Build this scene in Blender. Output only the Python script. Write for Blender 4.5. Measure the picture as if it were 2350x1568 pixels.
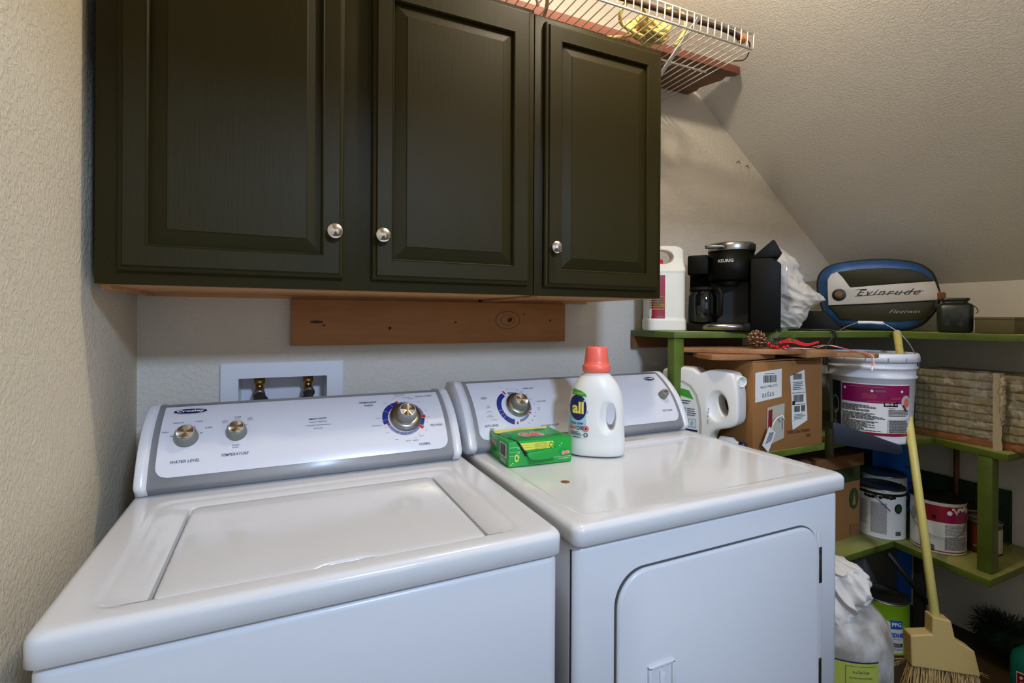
import bpy, bmesh, math, random
from mathutils import Vector, Matrix, noise
from mathutils.bvhtree import BVHTree
from mathutils.geometry import tessellate_polygon
PI = math.pi
C = bpy.context.scene.collection
for o in list(bpy.data.objects):
    bpy.data.objects.remove(o)

# ------------------------------------------------------------------ camera
FPX = 1155.0; YAW = 0.43654; ROLL = 0.0053; HC = 1.26
cam = bpy.data.cameras.new('camera')
cam.sensor_width = 36.0; cam.lens = FPX * 36.0 / 2350.0
cam.shift_y = -(784 - 730.6) / 2350.0
cam.clip_start = 0.02
co = bpy.data.objects.new('camera', cam); C.objects.link(co)
fw = Vector((math.sin(YAW), math.cos(YAW), 0)); rt = Vector((math.cos(YAW), -math.sin(YAW), 0)); up = Vector((0, 0, 1))
r2 = rt * math.cos(ROLL) + up * math.sin(ROLL); u2 = -rt * math.sin(ROLL) + up * math.cos(ROLL)
co.matrix_world = Matrix(((r2.x, u2.x, -fw.x, 0), (r2.y, u2.y, -fw.y, 0), (r2.z, u2.z, -fw.z, HC), (0, 0, 0, 1)))
bpy.context.scene.camera = co

# ------------------------------------------------------------------ light
def lin(h):
    h = h.lstrip('#'); c = [int(h[i:i + 2], 16) / 255 for i in (0, 2, 4)]
    return tuple(x / 12.92 if x <= .04045 else ((x + .055) / 1.055) ** 2.4 for x in c) + (1,)
W = bpy.data.worlds.new('world'); bpy.context.scene.world = W; W.use_nodes = True
W.node_tree.nodes['Background'].inputs[0].default_value = (0.8, 0.85, 1.0, 1)
W.node_tree.nodes['Background'].inputs[1].default_value = 0.25
def area(name, loc, target, sx, sy, power, col):
    l = bpy.data.lights.new(name, 'AREA'); l.shape = 'RECTANGLE'; l.size = sx; l.size_y = sy
    l.energy = power; l.color = col
    o = bpy.data.objects.new(name, l); C.objects.link(o); o.location = loc
    o.rotation_euler = (Vector(target) - Vector(loc)).to_track_quat('-Z', 'Y').to_euler()
    return o
def point(name, loc, r, power, col):
    l = bpy.data.lights.new(name, 'POINT'); l.shadow_soft_size = r; l.energy = power; l.color = col
    o = bpy.data.objects.new(name, l); C.objects.link(o); o.location = loc
    return o
area('hall_ceiling_light', (0.58, -1.30, 2.46), (0.60, 0.9, 0.8), 0.30, 0.30, 72, (0.52, 0.69, 1.0))
point('warm_ceiling_bulb', (0.78, 0.82, 2.42), 0.035, 25, (1.0, 0.88, 0.71))
area('hall_fill', (0.3, -2.1, 1.35), (0.5, 1.0, 1.0), 1.4, 1.2, 7, (0.52, 0.70, 1.0))  # added cool fill for the machine fronts, not an actual window
vs = bpy.context.scene.view_settings
vs.view_transform = 'Standard'; vs.look = 'None'; vs.exposure = 0.0; vs.gamma = 1.0; vs.use_curve_mapping = False

# ------------------------------------------------------------------ materials
MATS = {}
def mat(name, col, rough=.5, metal=0., bump=0., bscale=60., var=0., vscale=8., vcol=None, stretch=(1, 1, 1), bdist=.002,
        coat=0., trans=0., alpha=1., spec=.5, detail=4.):
    if name in MATS: return MATS[name]
    m = bpy.data.materials.new(name); m.use_nodes = True; nt = m.node_tree; N = nt.nodes; L = nt.links
    b = N['Principled BSDF']
    col = lin(col) if isinstance(col, str) else col
    b.inputs['Base Color'].default_value = col
    b.inputs['Roughness'].default_value = rough; b.inputs['Metallic'].default_value = metal
    b.inputs['Coat Weight'].default_value = coat; b.inputs['Coat Roughness'].default_value = .05
    b.inputs['Transmission Weight'].default_value = trans; b.inputs['Alpha'].default_value = alpha
    b.inputs['Specular IOR Level'].default_value = spec
    if bump or var:
        tc = N.new('ShaderNodeTexCoord'); mp = N.new('ShaderNodeMapping'); mp.inputs['Scale'].default_value = stretch
        L.new(tc.outputs['Object'], mp.inputs[0])
    if bump:
        n = N.new('ShaderNodeTexNoise'); n.inputs['Scale'].default_value = bscale; n.inputs['Detail'].default_value = detail
        L.new(mp.outputs[0], n.inputs['Vector'])
        bp = N.new('ShaderNodeBump'); bp.inputs['Strength'].default_value = bump; bp.inputs['Distance'].default_value = bdist
        L.new(n.outputs[0], bp.inputs['Height']); L.new(bp.outputs[0], b.inputs['Normal'])
    if var:
        n2 = N.new('ShaderNodeTexNoise'); n2.inputs['Scale'].default_value = vscale; n2.inputs['Detail'].default_value = 6
        L.new(mp.outputs[0], n2.inputs['Vector'])
        rp = N.new('ShaderNodeValToRGB'); rp.color_ramp.elements[0].position = .35; rp.color_ramp.elements[1].position = .68
        c2 = lin(vcol) if vcol else tuple(x * (1 - var) for x in col[:3]) + (1,)
        rp.color_ramp.elements[0].color = c2; rp.color_ramp.elements[1].color = col
        L.new(n2.outputs[0], rp.inputs[0]); L.new(rp.outputs[0], b.inputs['Base Color'])
    MATS[name] = m
    return m
def plaster(name, col, scale, strength, stain=None):
    m = bpy.data.materials.new(name); m.use_nodes = True; nt = m.node_tree; N = nt.nodes; L = nt.links
    b = N['Principled BSDF']; b.inputs['Roughness'].default_value = .75; b.inputs['Specular IOR Level'].default_value = .25
    tc = N.new('ShaderNodeTexCoord')
    n = N.new('ShaderNodeTexNoise'); n.inputs['Scale'].default_value = scale; n.inputs['Detail'].default_value = 3.5
    n.inputs['Distortion'].default_value = .6
    L.new(tc.outputs['Object'], n.inputs['Vector'])
    rp = N.new('ShaderNodeValToRGB'); rp.color_ramp.elements[0].position = .42; rp.color_ramp.elements[1].position = .6
    L.new(n.outputs[0], rp.inputs[0])
    n3 = N.new('ShaderNodeTexNoise'); n3.inputs['Scale'].default_value = scale * 3.1; n3.inputs['Detail'].default_value = 3
    L.new(tc.outputs['Object'], n3.inputs['Vector'])
    ad = N.new('ShaderNodeMath'); ad.operation = 'MULTIPLY_ADD'; ad.inputs[1].default_value = .35
    L.new(n3.outputs[0], ad.inputs[0]); L.new(rp.outputs[0], ad.inputs[2])
    bp = N.new('ShaderNodeBump'); bp.inputs['Strength'].default_value = strength; bp.inputs['Distance'].default_value = .0016
    L.new(ad.outputs[0], bp.inputs['Height']); L.new(bp.outputs[0], b.inputs['Normal'])
    n2 = N.new('ShaderNodeTexNoise'); n2.inputs['Scale'].default_value = 2.2; n2.inputs['Detail'].default_value = 5
    L.new(tc.outputs['Object'], n2.inputs['Vector'])
    r2_ = N.new('ShaderNodeValToRGB'); c = lin(col)
    r2_.color_ramp.elements[0].position = .3; r2_.color_ramp.elements[1].position = .7
    r2_.color_ramp.elements[0].color = tuple(x * .93 for x in c[:3]) + (1,); r2_.color_ramp.elements[1].color = c
    L.new(n2.outputs[0], r2_.inputs[0]); L.new(r2_.outputs[0], b.inputs['Base Color'])
    MATS[name] = m
    return m
def woodmat(name, c1, c2, axis=0, rough=.55, rings=9.):
    m = bpy.data.materials.new(name); m.use_nodes = True; nt = m.node_tree; N = nt.nodes; L = nt.links
    b = N['Principled BSDF']; b.inputs['Roughness'].default_value = rough
    tc = N.new('ShaderNodeTexCoord'); mp = N.new('ShaderNodeMapping')
    s = [1, 1, 1]; s[axis] = .12; mp.inputs['Scale'].default_value = s
    L.new(tc.outputs['Object'], mp.inputs[0])
    n = N.new('ShaderNodeTexNoise'); n.inputs['Scale'].default_value = rings; n.inputs['Detail'].default_value = 5; n.inputs['Distortion'].default_value = .8
    L.new(mp.outputs[0], n.inputs['Vector'])
    w = N.new('ShaderNodeTexNoise'); w.inputs['Scale'].default_value = rings * 14; w.inputs['Detail'].default_value = 3
    L.new(mp.outputs[0], w.inputs['Vector'])
    ad = N.new('ShaderNodeMath'); ad.operation = 'MULTIPLY_ADD'; ad.inputs[1].default_value = .35
    L.new(w.outputs[0], ad.inputs[0]); L.new(n.outputs[0], ad.inputs[2])
    rp = N.new('ShaderNodeValToRGB'); rp.color_ramp.elements[0].position = .5; rp.color_ramp.elements[1].position = .85
    rp.color_ramp.elements[0].color = lin(c1); rp.color_ramp.elements[1].color = lin(c2)
    L.new(ad.outputs[0], rp.inputs[0]); L.new(rp.outputs[0], b.inputs['Base Color'])
    bp = N.new('ShaderNodeBump'); bp.inputs['Strength'].default_value = .25; bp.inputs['Distance'].default_value = .001
    L.new(w.outputs[0], bp.inputs['Height']); L.new(bp.outputs[0], b.inputs['Normal'])
    MATS[name] = m
    return m

plaster('wall_plaster', '#d8cfc0', 95, .55)
plaster('left_plaster', '#d8cdb6', 110, .5)
plaster('slope_plaster', '#e0dad0', 150, .42)
woodmat('cab_wood_raw', '#b07a48', '#c9935a', 0, .6)
woodmat('ledger_wood', '#94602f', '#a87442', 0, .6, 7.)
woodmat('old_board', '#8a5c36', '#a97a4e', 0, .7)
woodmat('dark_board', '#6a4424', '#8e5e34', 0, .5)
mat('cab_paint', '#28230a', .52, spec=.15, bump=.3, bscale=24, stretch=(9, 9, .5), bdist=.0009)
mat('enamel', '#dcdcdc', .13, spec=.5, coat=.3)
mat('enamel_side', '#d9dadd', .3, bump=.05, bscale=260, bdist=.0004)
mat('console_white', '#dcdde4', .2, spec=.5, coat=.3)
mat('console_gray', '#a4a6aa', .36, metal=.2)
mat('cap_white', '#dfdfe2', .25)
mat('knob_gray', '#7f8078', .4)
mat('brushed', '#d8d6d0', .24, metal=1.)
mat('chrome', '#e8e8ea', .06, metal=1.)
mat('steel', '#9b9b98', .28, metal=1.)
mat('gap', '#1a1712', .8); mat('gapgray', '#4c4c50', .8)
mat('ink', '#2b3358', .5); mat('navy', '#10184e', .35); mat('blue_arc', '#1c2a80', .45); mat('red', '#c01a26', .45)
mat('slate', '#787a98', .5); mat('whiteink', '#f2f2ee', .5)
mat('black', '#0b0b0a', .35); mat('blackmatte', '#141410', .6)
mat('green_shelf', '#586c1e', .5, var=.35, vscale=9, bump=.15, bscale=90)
mat('green_shelf_top_lit', '#a8a65c', .45, var=.3, vscale=7, vcol='#7c8240')  # worn shelf tops, lightened further so the colour carries warm light
mat('floor', '#4c3a24', .6, var=.4, vscale=5)
mat('hdpe', '#e6e2d4', .38, spec=.4); mat('hdpe2', '#e9e8e2', .34, spec=.4)
mat('coral', '#ef6a58', .35)
mat('wirewhite', '#ece9e0', .3)
mat('rope_y', '#d8bf70', .7, bump=.6, bscale=120, bdist=.003)
mat('bag', '#c6beb2', .5, bump=.3, bscale=40, bdist=.004)
mat('cloth', '#ddd6cc', .8, bump=.2, bscale=60)
mat('cardboard', '#9a6a38', .75, var=.12, vscale=5); mat('cardboard_d', '#7d5430', .75)
mat('carton_green', '#17a03c', .35); mat('carton_green_d', '#0e7a2c', .35); mat('carton_yellow', '#e4de4e', .4)
mat('logo_red', '#e8685e', .4); mat('label_paper', '#e6e6e2', .5); mat('label_pale', '#d6e6dc', .45); mat('label_blue', '#9cc8dc', .45)
mat('label_green', '#3c9a2c', .45); mat('yellow', '#f0de62', .45)
mat('magenta', '#8c1050', .35); mat('maroon', '#8c1226', .35)
mat('tin', '#b4b2aa', .34, metal=1.); mat('bucket_white', '#e6e6ea', .35)
mat('lime', '#8ab81e', .35); mat('ppgblue', '#1a5ac0', .4); mat('brown_can', '#4a2412', .35); mat('can_print', '#6a1c12', .4)
mat('broom_tan', '#c2a868', .45); mat('broom_handle', '#d8c870', .4); mat('straw', '#b89a62', .7)
mat('tank', '#c9c6c0', .45, var=.45, vscale=16, vcol='#857f74'); mat('tank_label', '#a8b048', .5)
mat('cover_blue', '#2c5f98', .45, var=.4, vscale=14, vcol='#1f4470'); mat('cover_white', '#c9c2b8', .45, var=.12, vscale=12)
mat('cover_olive', '#2e2a12', .5, spec=.3, var=.2, vscale=10); mat('rust', '#7a4a22', .8)
mat('pine', '#66774a', .6); mat('wreath', '#10301e', .7); mat('cone', '#7c4e2c', .6); mat('cone_tip', '#d8d0c8', .6)
mat('berry', '#c00e26', .15); mat('ribbon', '#c01420', .5)
mat('bluesurface', '#2a86ff', .5); mat('slateboard', '#18222f', .6, var=.3, vscale=12)
mat('lantern', '#1a2418', .3); mat('lantern_tree', '#0a100c', .35); mat('olivebox', '#5a5234', .6)
mat('foam', '#b6a888', .7, var=.2, vscale=20); mat('orangewood', '#b06a3c', .6)
mat('tape', '#b8ac90', .4); mat('brass', '#b08a4a', .3, metal=1.); mat('hose', '#2a2a28', .5)
mat('peach', '#d8a890', .5); mat('greybin', '#6a6a66', .5); mat('teal', '#0a6a58', .35)
mat('darkrope', '#3a2416', .6, bump=.8, bscale=90, bdist=.003); mat('copper', '#c07a4c', .5)
mat('greenline', '#20401c', .6); mat('darkglass', '#101210', .05, spec=.6)
mat('reservoir', (.55, .55, .52, 1), .1, alpha=.45)
mat('pale', '#b8b4a6', .6)
def plastic_wrap():
    m = bpy.data.materials.new('clear_wrap'); m.use_nodes = True; nt = m.node_tree; N = nt.nodes; L = nt.links
    out = N['Material Output']; N.remove(N['Principled BSDF'])
    tr = N.new('ShaderNodeBsdfTransparent'); tr.inputs[0].default_value = (.93, .93, .9, 1)
    gl = N.new('ShaderNodeBsdfGlossy'); gl.inputs['Roughness'].default_value = .07
    mx = N.new('ShaderNodeMixShader'); mx.inputs[0].default_value = .20
    L.new(tr.outputs[0], mx.inputs[1]); L.new(gl.outputs[0], mx.inputs[2]); L.new(mx.outputs[0], out.inputs[0])
    MATS['clear_wrap'] = m
plastic_wrap()

# ------------------------------------------------------------------ builders
class MB:
    def __init__(s): s.v = []; s.f = []; s.m = []; s.mi = []; s.sm = []
    def mid(s, m):
        if m not in s.m: s.m.append(m)
        return s.m.index(m)
    def add(s, vs_, fs, m, smooth=False):
        b = len(s.v); s.v += [tuple(v) for v in vs_]; k = s.mid(m)
        for f in fs: s.f.append([b + i for i in f]); s.mi.append(k); s.sm.append(smooth)
        return s
    def box(s, x0, y0, z0, x1, y1, z1, m, bev=0., seg=2):
        bm = bmesh.new(); bmesh.ops.create_cube(bm, size=1)
        for v in bm.verts:
            v.co = Vector(((x0 + x1) / 2 + v.co.x * (x1 - x0), (y0 + y1) / 2 + v.co.y * (y1 - y0), (z0 + z1) / 2 + v.co.z * (z1 - z0)))
        if bev: bmesh.ops.bevel(bm, geom=bm.edges[:], offset=bev, segments=seg, affect='EDGES', profile=.5)
        return s.bm(bm, m, bool(bev))
    def bm(s, bm, m, smooth=False, M=None):
        if M is not None: bm.transform(M)
        bm.verts.index_update()
        s.add([v.co[:] for v in bm.verts], [[v.index for v in f.verts] for f in bm.faces], m, smooth); bm.free()
        return s
    def prism(s, pts, axis, a, b, m, bev=0., smooth=False):
        """pts 2D; axis 0: (y,z) 1: (x,z) 2: (x,y); extruded a..b"""
        n = len(pts)
        def P(p, t): return {0: (t, p[0], p[1]), 1: (p[0], t, p[1]), 2: (p[0], p[1], t)}[axis]
        V = [P(p, a) for p in pts] + [P(p, b) for p in pts]
        F = [list(range(n))[::-1], list(range(n, 2 * n))] + [[i, (i + 1) % n, n + (i + 1) % n, n + i] for i in range(n)]
        bm = bmesh.new(); vv = [bm.verts.new(v) for v in V]
        for f in F: bm.faces.new([vv[i] for i in f])
        bmesh.ops.recalc_face_normals(bm, faces=bm.faces)
        if bev:
            es = [e for e in bm.edges if e.calc_face_angle(0) > .5]
            bmesh.ops.bevel(bm, geom=es, offset=bev, segments=2, affect='EDGES', profile=.5)
        return s.bm(bm, m, smooth or bool(bev))
    def loft(s, loops, m, cap0=True, cap1=True, smooth=True, closed=True):
        n = len(loops[0]); V = [p for l in loops for p in l]; F = []
        for j in range(len(loops) - 1):
            for i in range(n if closed else n - 1):
                k = (i + 1) % n
                F.append([j * n + i, j * n + k, (j + 1) * n + k, (j + 1) * n + i])
        if cap0: F.append(list(range(n))[::-1])
        if cap1: F.append([(len(loops) - 1) * n + i for i in range(n)])
        return s.add(V, F, m, smooth)
    def lathe(s, prof, m, c=(0, 0, 0), n=32, cap0=True, cap1=True, M=None):
        loops = [[Vector((r * math.cos(2 * PI * i / n), r * math.sin(2 * PI * i / n), z)) for i in range(n)] for r, z in prof]
        loops = [[tuple((M @ p if M is not None else p) + Vector(c)) for p in l] for l in loops]
        return s.loft(loops, m, cap0, cap1)
    def tube(s, path, r, m, n=8, closed=False):
        P = [Vector(p) for p in path]; L = len(P); loops = []
        up_ = Vector((0, 0, 1)); last = None
        for i, p in enumerate(P):
            t = (P[(i + 1) % L if closed else min(i + 1, L - 1)] - P[(i - 1) % L if closed else max(i - 1, 0)])
            if t.length < 1e-9: t = Vector((0, 0, 1))
            t.normalize()
            if last is None:
                a = t.orthogonal().normalized()
            else:
                a = (last - t * last.dot(t)); a = a.normalized() if a.length > 1e-6 else t.orthogonal().normalized()
            last = a; b = t.cross(a); rr = r[i] if isinstance(r, (list, tuple)) else r
            loops.append([tuple(p + (a * math.cos(2 * PI * k / n) + b * math.sin(2 * PI * k / n)) * rr) for k in range(n)])
        if closed: loops.append(loops[0])
        return s.loft(loops, m, not closed, not closed)
    def ball(s, c, r, m, sub=2, sc=(1, 1, 1)):
        bm = bmesh.new(); bmesh.ops.create_icosphere(bm, subdivisions=sub, radius=1)
        for v in bm.verts: v.co = Vector((c[0] + v.co.x * r * sc[0], c[1] + v.co.y * r * sc[1], c[2] + v.co.z * r * sc[2]))
        return s.bm(bm, m, True)
    def mesh(s, name):
        me = bpy.data.meshes.new(name); me.from_pydata(s.v, [], s.f)
        for m in s.m: me.materials.append(MATS[m] if isinstance(m, str) else m)
        me.polygons.foreach_set('material_index', s.mi); me.polygons.foreach_set('use_smooth', s.sm)
        bm = bmesh.new(); bm.from_mesh(me); bmesh.ops.recalc_face_normals(bm, faces=bm.faces) if not getattr(s, 'keep', False) else None
        bm.to_mesh(me); bm.free(); me.update()
        return me

def spline(pts, k=6, closed=False):
    P = [Vector(p) for p in pts]; n = len(P); out = []
    for i in range(n if closed else n - 1):
        p0 = P[(i - 1) % n] if closed else P[max(i - 1, 0)]; p1 = P[i]; p2 = P[(i + 1) % n]
        p3 = P[(i + 2) % n] if closed else P[min(i + 2, n - 1)]
        for j in range(k):
            t = j / k
            out.append(.5 * ((2 * p1) + (p2 - p0) * t + (2 * p0 - 5 * p1 + 4 * p2 - p3) * t * t + (3 * p1 - p0 - 3 * p2 + p3) * t ** 3))
    if not closed: out.append(P[-1])
    return out
def rrect(x0, y0, x1, y1, r, n=6):
    out = []
    for cx, cy, a0 in ((x1 - r, y0 + r, -PI / 2), (x1 - r, y1 - r, 0), (x0 + r, y1 - r, PI / 2), (x0 + r, y0 + r, PI)):
        for i in range(n + 1):
            a = a0 + PI / 2 * i / n; out.append((cx + r * math.cos(a), cy + r * math.sin(a)))
    return out

def thing(name, label, cat, loc=(0, 0, 0), rotz=0., group=None):
    o = bpy.data.objects.new(name, None); C.objects.link(o); o.location = loc; o.rotation_euler = (0, 0, rotz)
    o.empty_display_size = .05
    o['label'] = label; o['category'] = cat
    if group: o['group'] = group
    return o
def part(name, mb, parent, W_=False, label=None, M=None):
    """W_: vertices given in world coordinates"""
    me = mb.mesh(name) if isinstance(mb, MB) else mb
    o = bpy.data.objects.new(name, me); C.objects.link(o); o.parent = parent
    if M is not None: me.transform(M)
    if W_:
        chain = []; p = parent
        while p is not None: chain.append(p); p = p.parent
        X = Matrix.Identity(4)
        for q in reversed(chain):
            X = X @ (Matrix.Translation(q.location) @ q.rotation_euler.to_matrix().to_4x4())
        me.transform(X.inverted())
    if label: o['label'] = label
    return o
def solo(name, mb, label, cat, loc=(0, 0, 0), rotz=0., group=None, W_=False, kind=None):
    me = mb.mesh(name); o = bpy.data.objects.new(name, me); C.objects.link(o); o.location = loc; o.rotation_euler = (0, 0, rotz)
    if W_: me.transform((Matrix.Translation(loc) @ Matrix.Rotation(rotz, 4, 'Z')).inverted())
    o['label'] = label; o['category'] = cat
    if group: o['group'] = group
    if kind: o['kind'] = kind
    return o
def struct(name, mb):
    o = bpy.data.objects.new(name, mb.mesh(name)); C.objects.link(o); o['kind'] = 'structure'; return o

def bake(mb, mods):
    me = mb.mesh('tmp') if isinstance(mb, MB) else mb
    o = bpy.data.objects.new('tmp', me); C.objects.link(o)
    extra = []
    for kind, kw in mods:
        md = o.modifiers.new(kind, kind)
        for k, v in kw.items():
            if k == 'cut':
                c = bpy.data.objects.new('cut', v.mesh('cut')); C.objects.link(c); extra.append(c); md.object = c; md.operation = 'DIFFERENCE'; md.solver = 'EXACT'
            else: setattr(md, k, v)
    bpy.context.view_layer.update()
    dg = bpy.context.evaluated_depsgraph_get(); dg.update()
    out = bpy.data.meshes.new_from_object(o.evaluated_get(dg))
    for e in extra: bpy.data.objects.remove(e)
    bpy.data.objects.remove(o)
    for p in out.polygons: p.use_smooth = True
    return out

_tc = {}
def textmesh(s_, bold=0., shear=0., space=1.):
    key = (s_, bold, shear, space)
    if key in _tc: return _tc[key]
    cu = bpy.data.curves.new('t', 'FONT'); cu.body = s_; cu.size = 1; cu.offset = bold; cu.shear = shear; cu.space_character = space
    cu.resolution_u = 3
    o = bpy.data.objects.new('t', cu); C.objects.link(o)
    bpy.context.view_layer.update()
    dg = bpy.context.evaluated_depsgraph_get(); dg.update()
    me = bpy.data.meshes.new_from_object(o.evaluated_get(dg))
    V = [(v.co.x, v.co.y) for v in me.vertices]; F = [list(p.vertices) for p in me.polygons]
    bpy.data.objects.remove(o); bpy.data.meshes.remove(me)
    if not V: V = [(0, 0)]
    x0 = min(v[0] for v in V); x1 = max(v[0] for v in V); y0 = min(v[1] for v in V); y1 = max(v[1] for v in V)
    _tc[key] = (V, F, x0, x1, y0, y1)
    return _tc[key]

class Decal:
    """flat art in (u,v) laid on a surface by mapf(u,v,h)"""
    def __init__(s, mapf, lift=.0004, cell=.012): s.map = mapf; s.mb = MB(); s.mb.keep = True; s.l = lift; s.h = lift; s.cell = cell
    def up(s, n=1): s.h += s.l * n; return s
    def raw(s, V, F, m):
        if getattr(s.map, 'flat', False):
            s.mb.add([s.map(u, v, s.h) for u, v in V], F, m, False); return s
        T = []; c2 = s.cell ** 2
        for f in F:
            st = [(V[f[0]], V[f[i]], V[f[i + 1]]) for i in range(1, len(f) - 1)]
            while st:
                a, b, c = st.pop(); e = [(a[0] - b[0]) ** 2 + (a[1] - b[1]) ** 2, (b[0] - c[0]) ** 2 + (b[1] - c[1]) ** 2, (c[0] - a[0]) ** 2 + (c[1] - a[1]) ** 2]
                k = e.index(max(e))
                if e[k] <= c2 * 2.2: T.append((a, b, c)); continue
                if k == 1: a, b, c = b, c, a
                elif k == 2: a, b, c = c, a, b
                q = ((a[0] + b[0]) / 2, (a[1] + b[1]) / 2); st += [(a, q, c), (q, b, c)]
        vi = {}; VV = []; FF = []
        for t in T:
            g = []
            for q in t:
                k = (round(q[0], 7), round(q[1], 7))
                if k not in vi: vi[k] = len(VV); VV.append(q)
                g.append(vi[k])
            FF.append(g)
        s.mb.add([s.map(u, v, s.h) for u, v in VV], FF, m, False); return s
    def rect(s, u0, v0, u1, v1, m, sk=0.):
        nu = max(1, int(math.ceil(abs(u1 - u0) / s.cell))); nv = max(1, int(math.ceil(abs(v1 - v0) / s.cell)))
        V = [(u0 + (u1 - u0) * i / nu, v0 + (v1 - v0) * j / nv + sk * (u1 - u0) * i / nu) for j in range(nv + 1) for i in range(nu + 1)]
        F = [[j * (nu + 1) + i, j * (nu + 1) + i + 1, (j + 1) * (nu + 1) + i + 1, (j + 1) * (nu + 1) + i] for j in range(nv) for i in range(nu)]
        return s.raw(V, F, m)
    def ell(s, cu, cv, ru, rv, m, n=28, a=0.):
        V = [(cu, cv)]; 
        for k in (.5, 1.):
            for i in range(n):
                t = 2 * PI * i / n; x = ru * k * math.cos(t); y = rv * k * math.sin(t)
                V.append((cu + x * math.cos(a) - y * math.sin(a), cv + x * math.sin(a) + y * math.cos(a)))
        F = [[0, 1 + i, 1 + (i + 1) % n] for i in range(n)] + [[1 + i, 1 + n + i, 1 + n + (i + 1) % n, 1 + (i + 1) % n] for i in range(n)]
        return s.raw(V, F, m)
    def ring(s, cu, cv, r0, r1, a0, a1, m, n=None, asp=1.):
        n = n or max(2, int(abs(a1 - a0) / .12)); V = []
        for i in range(n + 1):
            t = a0 + (a1 - a0) * i / n
            V += [(cu + r0 * math.cos(t), cv + asp * r0 * math.sin(t)), (cu + r1 * math.cos(t), cv + asp * r1 * math.sin(t))]
        return s.raw(V, [[2 * i, 2 * i + 1, 2 * i + 3, 2 * i + 2] for i in range(n)], m)
    def poly(s, pts, m):
        T = tessellate_polygon([[Vector((p[0], p[1], 0)) for p in pts]])
        return s.raw(pts, [list(t) for t in T], m)
    def text(s, t, cu, cv, h, m, w=None, bold=.0, shear=0., rot=0., align='c', space=1.):
        """h = height of letters; centred at cu,cv"""
        V, F, x0, x1, y0, y1 = textmesh(t, bold, shear, space)
        hh = max(y1 - y0, 1e-6); k = h / hh; kx = k if w is None else w / max(x1 - x0, 1e-6)
        ox = {'c': (x0 + x1) / 2, 'l': x0, 'r': x1}[align]; c_, s_ = math.cos(rot), math.sin(rot)
        P = []
        for x, y in V:
            a = (x - ox) * kx; b = (y - (y0 + y1) / 2) * k
            P.append((cu + a * c_ - b * s_, cv + a * s_ + b * c_))
        return s.raw(P, F, m)
    def lines(s, u0, v0, u1, v1, rows, m, fill=.5, seed=1, ragged=.3):
        R = random.Random(seed); dv = (v1 - v0) / rows
        for j in range(rows):
            v = v1 - (j + .5) * dv; u = u0; end = u1 - R.random() * ragged * (u1 - u0)
            while u < end:
                w = R.uniform(.04, .13) * (u1 - u0); w = min(w, end - u)
                s.rect(u, v - dv * fill / 2, u + w * .86, v + dv * fill / 2, m); u += w
        return s
    def barcode(s, u0, v0, u1, v1, m, seed=3):
        R = random.Random(seed); u = u0
        while u < u1:
            w = R.choice((.02, .03, .045)) * (u1 - u0); s.rect(u, v0, min(u + w, u1), v1, m); u += w + R.choice((.02, .03)) * (u1 - u0)
        return s
def plane_map(o, U, V, N):
    o = Vector(o); U = Vector(U).normalized(); V = Vector(V).normalized(); N = Vector(N).normalized()
    f = lambda u, v, h: tuple(o + U * u + V * v + N * h)
    f.flat = True
    return f
def cyl_map(cx, cy, r0, r1, z0, z1, a0=-PI / 2):
    """u = arc length from angle a0 (a0 = facing), v = height"""
    def f(u, v, h):
        r = r0 + (r1 - r0) * (v - z0) / (z1 - z0); a = a0 + u / r
        return (cx + (r + h) * math.cos(a), cy + (r + h) * math.sin(a), v)
    return f
def cast_map(me, direction=(0, 1, 0), start=-1.):
    bm = bmesh.new(); bm.from_mesh(me); bv = BVHTree.FromBMesh(bm); bm.free()
    def f(u, v, h):
        loc, nrm, i, d = bv.ray_cast(Vector((u, start, v)), Vector(direction))
        if loc is None: loc, nrm, i, d = bv.find_nearest(Vector((u, -.05, v)))
        return (loc.x, loc.y - h, loc.z)
    return f
def facing(x, y): return -math.atan2(x, y)   # local -y looks back at the camera

# ------------------------------------------------------------------ room
XL, YB, XK = -0.32, 1.55, 2.55
hx0, hx1, hz0, hz1 = -.098, .135, .95, 1.094
w = MB(); xs = [XL - .02, hx0, hx1, 2.6]; zs = [0, hz0, hz1, 2.5]
for i in range(3):
    for j in range(3):
        if i == 1 and j == 1: continue
        w.add([(xs[i], YB, zs[j]), (xs[i + 1], YB, zs[j]), (xs[i + 1], YB, zs[j + 1]), (xs[i], YB, zs[j + 1])], [[0, 1, 2, 3]], 'wall_plaster')
struct('wall_back', w)
struct('wall_left', MB().box(XL - .1, -2.4, 0, XL, YB, 2.5, 'left_plaster'))
struct('wall_knee', MB().box(XK, -.22, 0, XK + .1, YB, 1.44, 'slope_plaster'))
sl = [(1.15, 2.5), (2.575, 1.396), (2.68, 1.396), (2.68, 1.5), (1.25, 2.6)]
struct('ceiling_slope', MB().prism(sl, 1, -.22, YB, 'slope_plaster'))
struct('ceiling', MB().box(XL - .1, -2.4, 2.5, 1.60, -.22, 2.6, 'wall_plaster').box(XL - .1, -.22, 2.5, 1.26, YB, 2.6, 'wall_plaster'))
struct('floor', MB().box(XL - .1, -2.4, -.05, 2.65, YB + .1, 0, 'floor'))
# wall with the doorway the camera stands in, and the hall behind it
struct('wall_front', MB().box(1.38, -.22, 0, 2.6, -.12, 2.5, 'left_plaster').box(XL, -.22, 2.075, 1.38, -.12, 2.5, 'left_plaster'))
struct('wall_hall', MB().box(1.50, -2.4, 0, 1.60, -.22, 2.5, 'left_plaster'))

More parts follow.
